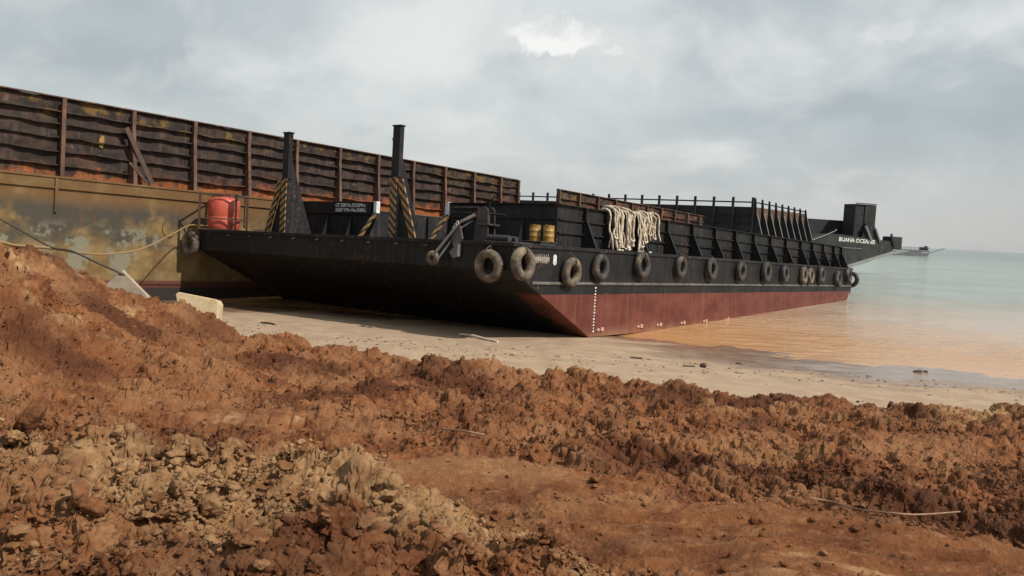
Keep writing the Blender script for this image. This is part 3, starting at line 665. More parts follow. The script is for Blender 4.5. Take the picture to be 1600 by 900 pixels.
# two tall striped posts
for y, sgn, mt, nm in ((13.25, 1, STRIPE_A, 'left'), (6.55, -1, STRIPE_B, 'right')):
    x = .9; p = empty('tall_post', parent=bb)
    w_ = .20
    m = M_(); m.box((x-.12, y-w_, 2.42), (x+.10, y+w_, 4.44)); m.box((x-.16, y-w_-.04, 4.44), (x+.14, y+w_+.04, 4.49))
    m.box((x-.14, y-w_, .003), (x+.20, y+w_*.1*sgn if sgn > 0 else y-w_*.1, 2.42)) if False else m.box((x-.12, y-.15, .003), (x+.10, y+.15, 2.42))
    body = m.build('post', BLACKP, bb, .01)
    if nm == 'left': bpy.data.objects.remove(p); 
    else: bpy.data.objects.remove(p)
    m = M_(); m.box((x-.17, y-.17, .003), (x-.125, y+.17, 2.2)); m.prism([(y-.17, 2.2), (y+.17, 2.2), (y+.21, 2.42), (y-.21, 2.42)], 'x', x-.18, x-.125)
    m.build('striped_flange', mt, body)
    m = M_(); m.bar((x-.10, y+sgn*.30, 2.30), (x-.10, y+sgn*1.12, .01), .30, .07, (-1, 0, 0)); m.build('striped_brace', mt, body)
    m = M_(); m.prism([(y+sgn*.19, .003), (y+sgn*.98, .003), (y+sgn*.19, 2.3)], 'x', x+.0, x+.03); m.build('gusset', BLACKP, body)
    m = M_(); m.prism([(x+.10, 3.3), (x+.16, 3.3), (x+1.45, .0), (x+.10, .0)], 'y', y-.10, y+.10); m.build('back_brace', BLACKP, body)
m = M_(); m.tube([(.9+.0, 6.82+.07*math.cos(a), 3.95+.07*math.sin(a)) for a in np.linspace(0, 6.28, 13)], .012, 6); m.build('shackle', BLACKP, bb)
# anchor arm and its post at the bow
def P(x, y, z): return (x, y, z)
m = M_(); m.prism([(1.55, .003), (2.25, .003), (2.10, 1.22), (1.75, 1.30), (1.62, 1.2)], 'x', .55, .60); m.prism([(1.55, .003), (2.25, .003), (2.10, 1.22), (1.75, 1.30), (1.62, 1.2)], 'x', .95, 1.0)
m.box((.45, 1.45, .62), (1.1, 2.0, .68)); m.box((.56, 1.8, .003), (.98, 1.86, 1.1)); davit = m.build('anchor_davit', GREYP, bb, .01)
m = M_(); m.tube([(.75, 1.0, 1.02), (.75, 3.5, 1.08)], .035, 8); m.tube([(.75, 2.2, 1.26), (.75, 3.4, 1.24)], .05, 8); m.tube([(.8, 1.75, 1.3), (.8, 1.72, 1.62)], .02, 6)
m.tube([(.8, 1.72, 1.5), (.8, 1.5, 1.72)], .03, 6); m.build('cross_pipe', BLACKP, davit)
m = M_(); m.tube([(.5, 2.15, .98), (.1, 2.5, .70), (-.55, 3.15, -.55)], [.075, .06, .05], 10); m.tube([(.55, 2.3, .78), (.2, 2.6, .45), (-.5, 3.0, -.72)], .035, 8)
m.prism([(2.35, .55), (2.75, .1), (2.55, -.35), (2.2, .1)], 'x', -.10, -.04); m.prism([(2.3, -.1), (2.7, -.4), (2.5, -.62), (2.3, -.55)], 'x', -.22, -.02)
m.build('arm', BARF, davit)
m = M_()
for q in range(3): m.tube([(.0-.02*q, 2.55+.06*q+.05*math.sin(a), .65-.1*q+.07*math.cos(a)) for a in np.linspace(0, 6.28, 10)], .02, 6)
m.build('lashing', plain('silver_wire', (.5, .5, .5), (.25, .25, .25), .4), davit)
# roller on the end of the arm
def ringmesh(off, R1, R2, wid, n=28, lug=0, axis='y', c=(0, 0, 0), seg=11):
    vs, fs = [], []
    prof = []
    for k in range(seg):
        a = 2*math.pi*k/seg; rad = (R1+R2)/2 + (R1-R2)/2*math.copysign(abs(math.cos(a))**.75, math.cos(a)); ww = wid/2*math.copysign(abs(math.sin(a))**.8, math.sin(a)); prof.append((rad, ww, math.cos(a)))
    for i in range(n):
        t = 2*math.pi*i/n
        for (rad, ww, ca) in prof:
            rr = rad + (lug if (i % 2 == 0 and ca > .6) else 0)
            q = (rr*math.cos(t), ww, rr*math.sin(t)); vs.append((q[0]+c[0], q[1]+c[1], q[2]+c[2]) if axis == 'y' else (q[1]+c[0], q[0]+c[1], q[2]+c[2]))
    for i in range(n):
        for k in range(seg): fs.append((i*seg+k, i*seg+(k+1) % seg, ((i+1) % n)*seg+(k+1) % seg, ((i+1) % n)*seg+k))
    return MB(off).add(vs, fs, True)
ringmesh(OFF, .27, .09, .22, 20, 0, 'x', (-.42, 3.28, -.66)).build('roller', TYREM, davit)
m = M_(); m.box((.25, .25, .003), (1.6, 1.5, .07)); m.tube([(.5, .55, .17), (.5, 1.5, .19)], .12, 12); m.tube([(.85, .5, .17), (.85, 1.5, .17)], .10, 12); m.build('towing_chock', GREYP, bb, .02)
m = M_(); m.box((1.7, .02, .003), (2.7, .80, .12)); m.box((1.66, -.02, .12), (2.74, .84, .16)); m.build('deck_hatch', GREYP, bb, .01)
m = M_(); m.box((.9, 15.2, .004), (1.3, 15.5, .16)); m.box((1.0, 14.6, .004), (1.25, 14.9, .10)); m.build('deck_fitting', ANODE, bb, .02)
# anodes on the side, draught marks, name
for x in (6.2, 9.7, 11.6, 14.2, 16.9, 19.9, 22.3):
    m = M_(); m.box((x-.20, -.055, -3.27), (x-.02, -.003, -3.16)); m.box((x+.10, -.055, -3.29), (x+.32, -.003, -3.13)); m.box((x-.3, -.02, -3.225), (x+.45, -.003, -3.20)); m.build('anode', ANODE, bb, .01)
m = M_()
for i, z in enumerate(np.arange(-1.52, -3.36, -.125)):
    w_ = .035 if i % 2 else .06
    m.box((5.75-w_, -.012, z-.03), (5.75+w_, -.002, z+.03))
m.build('draught_marks', LETTER, bb)['kind'] = 'stuff'
m = M_(); m.box((45.0, -.012, -2.4), (45.06, -.002, -1.95)); m.build('draught_marks', LETTER, bb)
def side_text(name, body, x, y, z, size, mt, off, parent, bold=.01, flip=False, sx=1):
    # text on the starboard side (normal -y), reading aft
    M = Matrix.Translation(Vector((x, y, z))-Vector(off)) @ Matrix(((sx, 0, 0, 0), (0, 0, -1, 0), (0, 1, 0, 0), (0, 0, 0, 1)))
    return text_mesh(name, body, size, mt, parent, M, .004, bold)
side_text('hull_number', '8', 2.52, -.012, -.66, .50, LETTER, OFF, bb, .025, sx=.9)
m = M_(); rs2 = random.Random(3)
m.box((1.12, -.009, -.56), (2.28, -.002, -.40))
for i in range(9):
    x = 1.14+i*.125; m.box((x, -.011, -.64+rs2.random()*.03), (x+.05+.03*rs2.random(), -.002, -.55)); m.box((x+.03, -.011, -.41), (x+.07, -.002, -.33+rs2.random()*.04))
m.build('worn_name_patch', FADED, bb)
# writing on the front wall (normal -x, reading towards starboard)
def front_text(body, y, z, size):
    M = Matrix.Translation(Vector((XB-.11, y, z))-Vector(OFF)) @ Matrix(((0, 0, -1, 0), (-1, 0, 0, 0), (0, 1, 0, 0), (0, 0, 0, 1)))
    return text_mesh('tonnage_mark', body, size, LETTER, bb, M, .003, .004)
m = M_(); m.box((XB-.105, 10.95, 1.135), (XB-.06, 17.3, H-.002)); m.build('front_wall_band', BLACKP, bb)
front_text('GT.338 No.2253/PPm', 13.35, 1.44, .225); front_text('20207 PPm No.5088/L', 13.35, 1.22, .225)

# ------------------------------------------------------------------ tyres
def tyre_proto(mat, name='tyre_fender', lug=.02, Ro=.54, Ri=.27, wd=.30, lash='black'):
    root = empty(name)
    ringmesh((0, 0, 0), Ro, Ri, wd, 64, lug, 'y', (0, 0, 0), 14).build('tyre', mat, root)
    m = MB(); m.tube([(.03, -.14, Ri+.02), (.0, -.19, (Ro+Ri)/2), (-.02, -.12, Ro+.03), (-.02, .1, Ro+.14)], .018, 6); m.tube([(-.04, .14, Ri+.02), (-.03, .16, Ro-.05), (-.02, .1, Ro+.14)], .018, 6)
    m.build('lashing_rope', CABLE, root)
    return root
pm = tyre_proto(TYREM); pd = tyre_proto(TYRED, lug=.008)
used = set()
def place_tyre(proto, local, label, side=True, rot=0, tilt=0, scale=1, wid=1):
    o = proto if id(proto) not in used else copy_tree(proto); used.add(id(proto))
    pos = inv_off(AX, C0, local)
    A = frame_matrix(AX, pos)
    if not side: A = A @ Matrix.Rotation(R(-90), 4, 'Z')
    o.matrix_world = A @ Matrix.Rotation(R(tilt), 4, 'X') @ Matrix.Rotation(R(rot), 4, 'Y') @ Matrix.Diagonal((scale, scale*wid, scale, 1))
    tag(o, label, 'tyre', 'tyre fenders hung round the black barge')
    for ch in o.children:
        if ch.name.startswith('lashing'):
            ch.rotation_euler = (0, -R(rot), 0)
place_tyre(pm, (-.22, .86, -.82), 'mud-caked tyre on the bow face nearest the bow corner', False, 15, 3, 1.05)
place_tyre(pm, (.34, -.2, -.68), 'tan tyre with worn tread lugs hung at the bow corner, left of the figure 8', True, 70, -5, 1.06, 1.15)
place_tyre(pm, (3.55, -.2, -.93), 'low-hung tan tyre just right of the figure 8', True, 130, 3, 1.02)
place_tyre(pm, (-.22, 18.7, -.68), 'grey-tan tyre at the far left end of the bow, by the red tank', False, 40, 0, 1.04)
L_ = ['black tyre right of the tan one, above the draught marks', 'dark tyre with a muddy foot under the hanging white rope', 'dark tyre with frayed bead, next aft of the hanging rope', 'thin dark tyre, fourth dark one from the bow', 'dark tyre, fifth dark one from the bow', 'dark tyre with white mark beside it, sixth dark one from the bow', 'dark tyre, seventh dark one from the bow',
      'brownish tyre, left one of the close pair near the stern', 'brownish tyre, right one of the close pair near the stern', 'black tyre just right of the close brownish pair', 'low-hung black tyre close to the stern', 'black tyre, last on the side before the stern corner', 'big black tyre hung on the stern corner over the water']
for i, (x, z) in enumerate([(5.72, -.70), (9.34, -.52), (13.3, -.53), (17.0, -.55), (21.1, -.6), (25.2, -.58), (28.6, -.63), (32.5, -.68), (34.0, -.68), (36.6, -.62), (41.0, -.85), (43.9, -.55), (46.05, -.85)]):
    brown = i in (7, 8)
    place_tyre(pm if brown else pd, (x, -.2 if i < 12 else .15, z), L_[i], i < 12, 37*i, random.uniform(-5, 4), (.98, 1.08, .95, 1.04, 1.0, 1.1, .97, 1.05, .98, 1.06, 1.1, 1.04, 1.2)[i], 1 if i not in (1, 2, 3) else .8)

# ------------------------------------------------------------------ things on the black barge
def on_barge(name, local, rz=0):
    return empty(name, frame_matrix(AX, inv_off(AX, C0, local)) @ Matrix.Rotation(R(rz), 4, 'Z'))
t = on_barge('storage_tank', (.85, 17.70, .004), 36)
m = MB(); s = .84
for x in (-s, s):
    for y in (-s, s): m.box((x-.045, y-.045, 0), (x+.045, y+.045, 1.72))
for z in (.04, .55, 1.68):
    for x in (-s, s): m.box((x-.03, -s, z-.03), (x+.03, s, z+.03)); m.box((-s, x-.03, z-.03), (s, x+.03, z+.03))
m.build('cage', RUSTF, t)
m = MB(); m.tube([(0, 0, .06), (0, 0, .12), (0, 0, .60), (0, 0, .66), (0, 0, .72), (0, 0, 1.38), (0, 0, 1.5), (0, 0, 1.56)], [.70, .74, .74, .71, .74, .74, .68, .5], 36); m.build('drum_body', REDTANK, t)
m = MB(); m.cyl((0, 0, 1.56), (0, 0, 1.62), .22, 20); m.tube([(.1, -.3, 1.5), (.1, -.3, 1.85)], .02, 6); m.build('lid', REDTANK, t)
tag(t, 'red plastic tank in a rusty steel cage at the left end of the deck', 'tank')
def drum(local, label, seed):
    t = on_barge('steel_drum', local, seed*40)
    m = MB(); zs = [0, .02, .19, .2, .21, .38, .39, .40, .57, .59]; rr = [.205, .21, .205, .215, .205, .205, .215, .205, .205, .212]
    m.tube([(0, 0, z) for z in zs], rr, 28); m.build('drum_body', YELLOW, t)
    m = MB(); m.cyl((0, 0, .59), (0, 0, .605), .19, 24); m.cyl((.1, .03, .605), (.1, .03, .63), .03, 10); m.build('lid', YELLOW, t); tag(t, label, 'drum', 'yellow drums on the hatch')
drum((2.25, .68, .16), 'dented yellow drum, left one on the deck hatch', 1); drum((2.35, .14, .16), 'yellow-green drum, right one on the deck hatch', 2)
# white cone glimpsed behind the left post
t = on_barge('marker_cone', (5.2, 17.75, .004)); m = MB(); m.tube([(0, 0, .06), (0, 0, 1.25)], [.20, .05], 16); m.build('cone', WHITE, t); m = MB(); m.box((-.26, -.2, 0), (.26, .2, .06)); m.build('base', GREYP, t)
tag(t, 'slim white marker cone behind the left striped post', 'marker')
# hawser thrown over the side wall
m = M_(); rr = random.Random(4)
xs = np.sort(np.concatenate([np.linspace(7.65, 9.5, 12)+[rr.uniform(-.05,.05) for _ in range(12)], np.linspace(9.9, 11.2, 8), [11.5, 11.9]]))
for i, x in enumerate(xs):
    u_ = (x-7.6)/4.3; lay = rr.uniform(0, .20); 
    if u_ < .42: zb = rr.uniform(.05, .75)
    elif u_ < .62: zb = rr.choice([.35, .6, .8, .1])
    elif u_ < .85: zb = rr.uniform(.55, .95)
    else: zb = rr.uniform(1.15, 1.35)
    if i == len(xs)-1: zb = .62
    top = 1.74+lay*.8+.12*math.sin(u_*9)*.5; y0 = .66-lay
    x2 = x+rr.uniform(-.12, .35)
    pts = [(x+rr.uniform(-.2, .2), 1.35, 1.3), (x, 1.05, top-.10), (x, .84, top), (x+.02, y0+.02, top-.10), (x+.03, y0-.06, top-.35)]
    n = 7
    for k in range(1, n+1):
        q = k/n; z = (top-.35)*(1-q)+zb*q; pts.append((x+(x2-x)*q+.03*math.sin(k*1.7+i), y0-.06-.05*q+.03*math.sin(k+i*2), z))
    if rr.random() < .75:
        x3 = x2+rr.uniform(.14, .26); pts += [(x2+.06, y0-.16, zb-.07), (x3-.03, y0-.15, zb-.05), (x3, y0-.1, zb+.06)]
        for k in range(1, 6):
            q = k/5; pts.append((x3+rr.uniform(-.02, .02), y0-.06, (zb+.06)*(1-q)+(top-.25)*q))
        pts += [(x3, .80, top-.02), (x3, 1.05, top-.1)]
    # smooth
    P3 = [Vector(p) for p in pts]; sm = []
    for a in range(len(P3)-1):
        p0 = P3[max(a-1, 0)]; p1 = P3[a]; p2 = P3[a+1]; p3 = P3[min(a+2, len(P3)-1)]
        for k in range(4):
            q = k/4; sm.append(.5*((2*p1)+(-p0+p2)*q+(2*p0-5*p1+4*p2-p3)*q*q+(-p0+3*p1-3*p2+p3)*q**3))
    sm.append(P3[-1]); m.tube(sm, .038+.006*math.sin(i), 9, 30, .18)
for (a, b_) in (((10.15, .42), (9.9, .03)), ((10.3, .42), (10.8, .03)), ((8.35, .4), (8.15, .03)), ((7.45, .42), (7.6, .03)), ((7.7, .45), (7.95, .03))):
    m.tube([(a[0], .40, 1.0 if a[0] > 8.2 else .75), ((a[0]+b_[0])/2, .38, .5), (b_[0], .35, .06), (b_[0]+.25, .3, .055)], .05, 9, 26, .16)
o = m.build('hawser_bundle', ROPE); o.matrix_world = frame_matrix(AX, inv_off(AX, C0, OFF))
tag(o, 'thick off-white rope bundle draped over the black side wall', 'rope')

# ------------------------------------------------------------------ rusty barge
AX2 = fr(R(35.83), R(1.708), 0); O2 = Vector((-15.75, 39.96, -.96)) + AX2[2]*1.85; OFF2 = (33, 12, -6.0)
rb = empty('deck_barge', frame_matrix(AX2, inv_off(AX2, O2, OFF2)))
tag(rb, 'tall rusty barge with ochre hull and brown ribbed cargo wall at the left', 'barge')
def M2(): return MB(OFF2)
m = M2(); m.prism([(-24, 0), (-24, -2), (-19, -6), (61, -6), (66, -3), (66, 0)], 'y', 0, 24); m.build('hull', RHULL, rb)
m = M2(); m.box((-24, -.09, -.50), (66, -.002, -.44)); m.box((-24, -.05, -.06), (66, -.002, .02)); m.box((-24, -.06, -4.52), (66, -.003, -4.44)); m.build('hull_strake', RHULL, rb)
for x in (-6.2, 3.2, 12.6): m = M2(); m.box((x, -.10, -1.5), (x+.12, -.002, -.08)); m.build('hull_rib', RHULL, rb)
m = M2()
for q in range(5): m.tube([(-.9+.35*math.cos(a)+.12*q*0, -.015, -1.9-.0*q+.4*math.sin(a)) for a in np.linspace(2.2, 5.6, 14)], .016, 5)
m.build('scratched_curve', RUSTF, rb)
WT = 3.48
def wall_section(x0, x1, top0, top1, nstr, zs, seed):
    nx = int((x1-x0)/.16); nz = 26
    xs = np.linspace(x0, x1, nx); zz = np.linspace(.0, 1, nz); XX, ZZ = np.meshgrid(xs, zz)
    top = np.interp(XX, [x0, x1], [top0, top1]) + .025*fbm(XX*.5, XX*0+seed, 3, 600)
    Zs = ZZ*top; YY = 1.0 + .09*fbm(XX*.6, Zs*.9+seed, 3, 610) + .02*fbm(XX*3, Zs*3, 3, 620)
    vs = [(a, b_, c) for a, b_, c in zip(XX.ravel(), YY.ravel(), Zs.ravel())] + [(a, b_+.05, c) for a, b_, c in zip(XX.ravel(), YY.ravel(), Zs.ravel())]
    n = nx*nz; fs = []
    for j in range(nz-1):
        for i in range(nx-1):
            k = j*nx+i; fs.append((k, k+1, k+nx+1, k+nx)); fs.append((k+n+nx, k+n+nx+1, k+n+1, k+n))
    for i in range(nx-1): k = (nz-1)*nx+i; fs.append((k, k+1, k+1+n, k+n))
    for j in range(nz-1):
        for k in (j*nx, j*nx+nx-1): fs.append((k, k+nx, k+nx+n, k+n))
    m = M2(); m.add(vs, fs, True); wl = m.build('cargo_wall', RWALL, rb)
    # horizontal stringers, bent here and there
    for z in zs:
        xs_ = np.linspace(x0, x1, int((x1-x0)/.35)+2); zt = z*np.interp(xs_, [x0, x1], [top0/WT, top1/WT]) + .075*fbm(xs_*.7, xs_*0+z*3, 3, 630)
        yo = .80 + .10*fbm(xs_*1.0, xs_*0+z*7, 3, 640); vs, fs = [], []
        for x, zz_, y in zip(xs_, zt, yo): vs += [(x, 1.02, zz_+.03), (x, y, zz_-.01), (x, y, zz_-.05), (x, 1.02, zz_-.02)]
        for i in range(len(xs_)-1):
            for k in range(4): fs.append((4*i+k, 4*i+(k+1) % 4, 4*i+4+(k+1) % 4, 4*i+4+k))
        fs += [(0, 1, 2, 3), tuple(len(vs)-4+k for k in (3, 2, 1, 0))]
        M2().add(vs, fs).build('stringer', RWALL, rb)
    m = M2(); tp = lambda x: np.interp(x, [x0, x1], [top0, top1])
    m.bar((x0, .95, tp(x0)+.03), (x1, .95, tp(x1)+.03), .26, .05); m.build('top_rail', RSTIFF, rb)
    return tp
tp = wall_section(-24, 28.1, 3.38, 3.40, 5, (.55, 1.18, 1.78, 2.38, 2.92), 1)
rq = random.Random(8)
for x in [-24.4+3.135*k for k in range(1, 17)] + [28.0]:
    x = x+.0; t0 = float(tp(min(x, 28))); lean = rq.uniform(-.04, .05); yb = .45 if x > -4 else .62
    m = M2(); m.prism([(1.0, .003), (yb, .003), (.70, .75*t0), (.70, t0), (1.0, t0)], 'x', x-.015, x+.015)
    m.bar((x+lean, yb-.01, .02), (x, .69, .75*t0), .17, .03, (0, -1, .3)); m.bar((x, .69, .75*t0), (x, .69, t0), .03, .17)
    m.build('stiffener', RSTIFF, rb)
tp = wall_section(33.7, 63.4, 3.26, 3.14, 5, (.55, 1.18, 1.78, 2.3, 2.78), 5)
for x in np.arange(33.75, 63.5, 3.13):
    m = M2(); t0 = float(tp(x)); m.prism([(1.0, .003), (.45, .003), (.70, .75*t0), (.70, t0), (1.0, t0)], 'x', x-.015, x+.015); m.bar((x, .69, .75*t0), (x, .69, t0), .03, .17); m.bar((x, .44, .02), (x, .69, .75*t0), .17, .03, (0, -1, .3))
    m.build('stiffener', RSTIFF, rb)
m = M2(); m.bar((-2.9, .55, 2.55), (-1.6, .40, .1), .22, .05, (0, -1, 0)); m.bar((-2.7, .5, 1.0), (-1.7, .45, .05), .12, .05, (0, -1, 0)); m.build('bent_brace', RUSTF, rb)
m = M2(); m.prism([(-3.9, 1.55), (-3.75, 1.5), (-3.66, 1.75), (-3.7, 2.05), (-3.82, 2.08), (-3.9, 1.9)], 'y', .93, .96); m.build('yellow_blotch', YELLOW, rb)

# ------------------------------------------------------------------ third barge with railed box
AX3 = fr(R(35.83), 0, 0); O3 = Vector((27.55, 97.0, WATER)); OFF3 = (10, 17, -0.5)
tb = empty('box_barge', frame_matrix(AX3, inv_off(AX3, O3, OFF3)))
tag(tb, 'black barge behind the rusty wall, its box topped by a rail on posts', 'barge')
def M3(): return MB(OFF3)
ZR = 8.60   # rail height above the water
m = M3(); m.box((0, -.8, -.5), (20.8, 35, 4.4)); m.build('hull', FARHULL, tb)
m = M3(); m.box((.0, 0, 4.4), (.15, 34.5, ZR-.55)); 
for z in (5.2, 6.1, 7.0): m.box((-.12, 0, z), (0, 34.5, z+.10))
m.build('end_wall', FARSTEEL, tb)
m = M3(); m.box((-.05, 0, ZR-.08), (.08, 34.5, ZR+.08)); m.build('top_rail', FARSTEEL, tb)
m = M3(); m.box((.15, 0, 4.4), (20, .15, ZR-.55))
m.build('side_wall', FARRUST, tb)
m = M3(); m.bar((0, .04, ZR), (19.6, .04, ZR-.25), .10, .14); m.build('side_rail', FARSTEEL, tb)
for k in range(15):
    y = .1+k*2.38; m = M3(); m.box((-.35, y-.13, 4.4), (-.13, y+.13, ZR+.55)); m.build('rail_post', FARSTEEL, tb)
for k in range(9):
    x = .1+k*2.42; m = M3(); dz = -.06*k; m.prism([(0, 4.4), (-1.25, 4.4), (-.32, ZR-1.2), (-.12, ZR+.5+dz), (.05, ZR+.5+dz)], 'x', x-.10, x+.10); m.build('side_bracket', FARSTEEL, tb)
    m = M3(); m.bar((x, -1.27, 4.45), (x, -.34, ZR-1.2), .20, .03, (0, -1, 0)); m.build('bracket_flange', FARGREY, tb)

# ------------------------------------------------------------------ named vessel beyond
d4 = Vector((-.95, -.312, 0)).normalized(); u4 = Vector((0, 0, 1)); p4 = u4.cross(d4)
# local: x aft (towards the left of the photo), y = p4 (towards the camera side is +y here), z up
O4 = Vector((54.85, 121, WATER)); OFF4 = (8, -4, 0)
if p4.dot(Vector((0, -1, 0))) < 0: pass
A4 = (d4, p4, u4)
vb = empty('work_barge', frame_matrix(A4, inv_off(A4, O4, OFF4)))
tag(vb, 'dark vessel with raised bow, white name lettering and a box house', 'ship')
sg = 1 if p4.y < 0 else -1       # +1: local +y faces the camera
def M4(): return MB(OFF4)
def yy(a): return a*sg
m = M4(); prof = [(0, 5.0), (0, 3.65), (7.0, 1.60), (12.2, .0), (14, -.6), (18, -.6), (18, 4.2), (16.2, 4.3), (10.6, 5.62), (9.6, 5.66)]
m.prism(prof, 'y', yy(-8), 0); m.build('hull', FARHULL, vb)
m = M4(); m.prism([(-2.9, 3.85), (0, 3.63), (7.0, 1.58), (12.2, -.02), (12.2, -.42), (7.0, 1.0), (.2, 3.15), (-2.9, 3.7)], 'y', yy(-8), yy(.02)); m.build('bow_skid', FARPALE, vb)
m = M4(); m.box((9.3, min(yy(.02), 0), 3.72), (5.5, max(yy(.08), 0), 3.84)); m.box((16, min(yy(.02), 0), 3.3), (10, max(yy(.07), 0), 3.42)); m.build('hull_strake', FARGREY, vb)
# house: two-tone box on the foredeck
m = M4(); m.box((3.2, min(yy(-3), yy(-.6)), 5.0), (6.6, max(yy(-3), yy(-.6)), 10.10)); m.box((3.1, min(yy(-.6), yy(-.45)), 5.0), (5.0, max(yy(-.6), yy(-.45)), 10.05)); m.build('house', FARSTEEL, vb)
m = M4(); m.bar((3.15, yy(-.4), 10.2), (6.7, yy(-.4), 10.2), .2, .12); m.build('house_roof_edge', FARSTEEL, vb)
m = M4(); 
for z in (6.6, 7.9, 9.2): m.box((2.9, min(yy(-1), yy(-.7)), z), (3.2, max(yy(-1), yy(-.7)), z+.2))
m.build('house_bracket', FARGREY, vb)
m = M4(); m.box((5.9, min(yy(-.6), yy(-.55)), 7.9), (6.5, max(yy(-.6), yy(-.55)), 8.1)); m.box((5.9, min(yy(-.6), yy(-.55)), 7.2), (6.5, max(yy(-.6), yy(-.55)), 7.4)); m.box((4.0, min(yy(-.45), yy(-.40)), 8.9), (4.5, max(yy(-.45), yy(-.40)), 9.1)); m.build('house_vent', plain('vent_black', (.008, .008, .008), (.012, .012, .012)), vb)
m = M4(); m.bar((5.2, yy(.1), 7.0), (4.0, yy(.1), 5.0), .30, .30); m.bar((3.4, yy(.1), 6.7), (2.5, yy(.1), 4.9), .22, .22); m.build('ramp_strut', FARGREY, vb)
m = M4(); m.prism([(5.6, 5.0), (2.2, 4.8), (3.4, 7.1), (5.0, 7.4)], 'y', yy(-.4), yy(-.1)); m.build('winch_frame', FARSTEEL, vb)
m = M4(); m.box((-1.55, min(yy(-2), yy(.1)), 3.95), (.25, max(yy(-2), yy(.1)), 5.75)); m.build('bow_fender', plain('black_rubber', (.012, .013, .013), (.02, .02, .02), .8), vb, .15)
m = M4(); m.bar((.6, yy(.12), 6.1), (-.2, yy(.12), 4.2), .15, .3); m.build('stem_bar', FARSTEEL, vb)
m = M4(); m.box((5.6, min(yy(-6), yy(-4)), 4.2), (16.4, max(yy(-6), yy(-4)), 7.72)); m.build('low_bulkhead', FARSTEEL, vb)
m = M4(); m.tube([(16.0, yy(.1), 4.45), (14.0, yy(.1), 4.65), (12.2, yy(.1), 5.3), (10.4, yy(.1), 6.05), (10.1, yy(.1), 6.3)], .07, 6); m.build('bow_rope', FARPALE, vb)
TX = Matrix.Translation(Vector((9.55, yy(.03), 4.62))-Vector(OFF4)) @ Matrix(((-1, 0, 0, 0), (0, 0, sg, 0), (.028 if True else 0, 1, 0, 0), (0, 0, 0, 1)))
TX = Matrix.Translation(Vector((9.55, yy(.03), 4.70))-Vector(OFF4)) @ Matrix(((-1, 0, 0, 0), (0, 0, sg, 0), (-.030, 1, 0, 0), (0, 0, 0, 1)))
text_mesh('name_lettering', 'BUANA OCEANIS', .80, LETTER, vb, TX, .01, .02)

# ------------------------------------------------------------------ far grey boat
fb_ = empty('landing_boat', Matrix.Translation((200, 420, WATER)))
tag(fb_, 'far grey boat low on the horizon with a raised boom', 'boat')
m = MB(); m.prism([(-14, .0), (8.2, .1), (9, 1.2), (8.8, 2.9), (-14, 3.2)], 'y', 0, 8); m.build('hull', FARGREY, fb_)
m = MB()
for x in np.arange(-13, 9, 1.6): m.box((x, .1, 3.0), (x+.14, .24, 4.25))
m.box((-14, .1, 4.2), (9, .24, 4.34)); m.build('railing', FARGREY, fb_)
m = MB(); m.box((5.6, .5, 3.0), (8.6, 4, 4.6)); m.box((7.6, 1, 4.6), (8.3, 3, 5.2)); m.build('wheelhouse', FARSTEEL, fb_)
m = MB(); m.bar((9, 1, 1.6), (17, 1, 4.5), .22, .22); m.build('boom', FARSTEEL, fb_)
m = MB(); m.box((-6, -.1, 1.6), (-5.6, -.01, 2.6)); m.box((5, -.1, 1.7), (8.5, -.01, 2.0)); m.build('hull_marks', WHITE, fb_)

# ------------------------------------------------------------------ lines, slabs and small finds
def cat(pts, k=8):
    P3 = [Vector(p) for p in pts]; sm = []
    for a in range(len(P3)-1):
        p0 = P3[max(a-1, 0)]; p1 = P3[a]; p2 = P3[a+1]; p3 = P3[min(a+2, len(P3)-1)]
        for j in range(k):
            q = j/k; sm.append(.5*((2*p1)+(-p0+p2)*q+(2*p0-5*p1+4*p2-p3)*q*q+(-p0+3*p1-3*p2+p3)*q**3))
    return sm+[P3[-1]]
m = MB(); m.tube(cat([(-14.0, 39.4, -.75), (-14.72, 38.9, -.73), (-15.07, 38.5, -.76), (-14.31, 35, -1.04), (-12.89, 29, -1.43), (-11.59, 24, -1.41), (-10.69, 20.5, -1.22), (-9.64, 17.5, -.98), (-8.98, 15, -.82), (-8.96, 14.5, -.75), (-8.8, 13, -.7)]), .028, 7)
tag(m.build('mooring_rope', ROPEY), 'tan mooring rope sagging from the barge deck to the mud mound', 'rope')
m = MB(); m.tube(cat([(-12.5, 17, .55), (-11.3, 17, -.05), (-10.51, 17, -.4), (-9.85, 17, -.73), (-9.43, 17, -.93), (-9.04, 17, -.98), (-8.47, 17, -1.21), (-7.99, 17.1, -1.43), (-7.86, 17.4, -1.66), (-7.64, 17.7, -1.97), (-7.5, 17.9, -2.2)]), .022, 7)
tag(m.build('steel_cable', CABLE), 'dark cable running down left to the grey concrete slab', 'cable')
m = MB(); a = R(46)
ex = Vector((math.cos(-a), .10, math.sin(-a))).normalized(); n_ = Vector((-.25, -.9, .35)); ez = (n_ - ex*n_.dot(ex)).normalized(); ey = ez.cross(ex)
m.obox((-8.05, 17.15, -2.06), (.52, .52, .06), (ex, ey, ez)); o = m.build('concrete_slab', SLAB, None, .012)
tag(o, 'grey concrete slab standing on its corner in the mud mound', 'slab')
def blob(name, mat, c, poly, th, label, cat_, bev=.02, yaw=0):
    m = MB(); cx, cy, cz = c
    m.prism(poly, 'y', 0, th); o = m.build(name, mat, None, bev); o.location = c; o.rotation_euler = (R(-12), 0, R(yaw)); tag(o, label, cat_); return o
blob('foam_block', SLAB2, (-6.8, 17.85, -2.06), [(-.46, .22), (-.40, .27), (.44, .15), (.50, .06), (.50, -.36), (.10, -.32), (-.34, -.22)], .30, 'pale cream foam block lying on the crest of the mud', 'block')
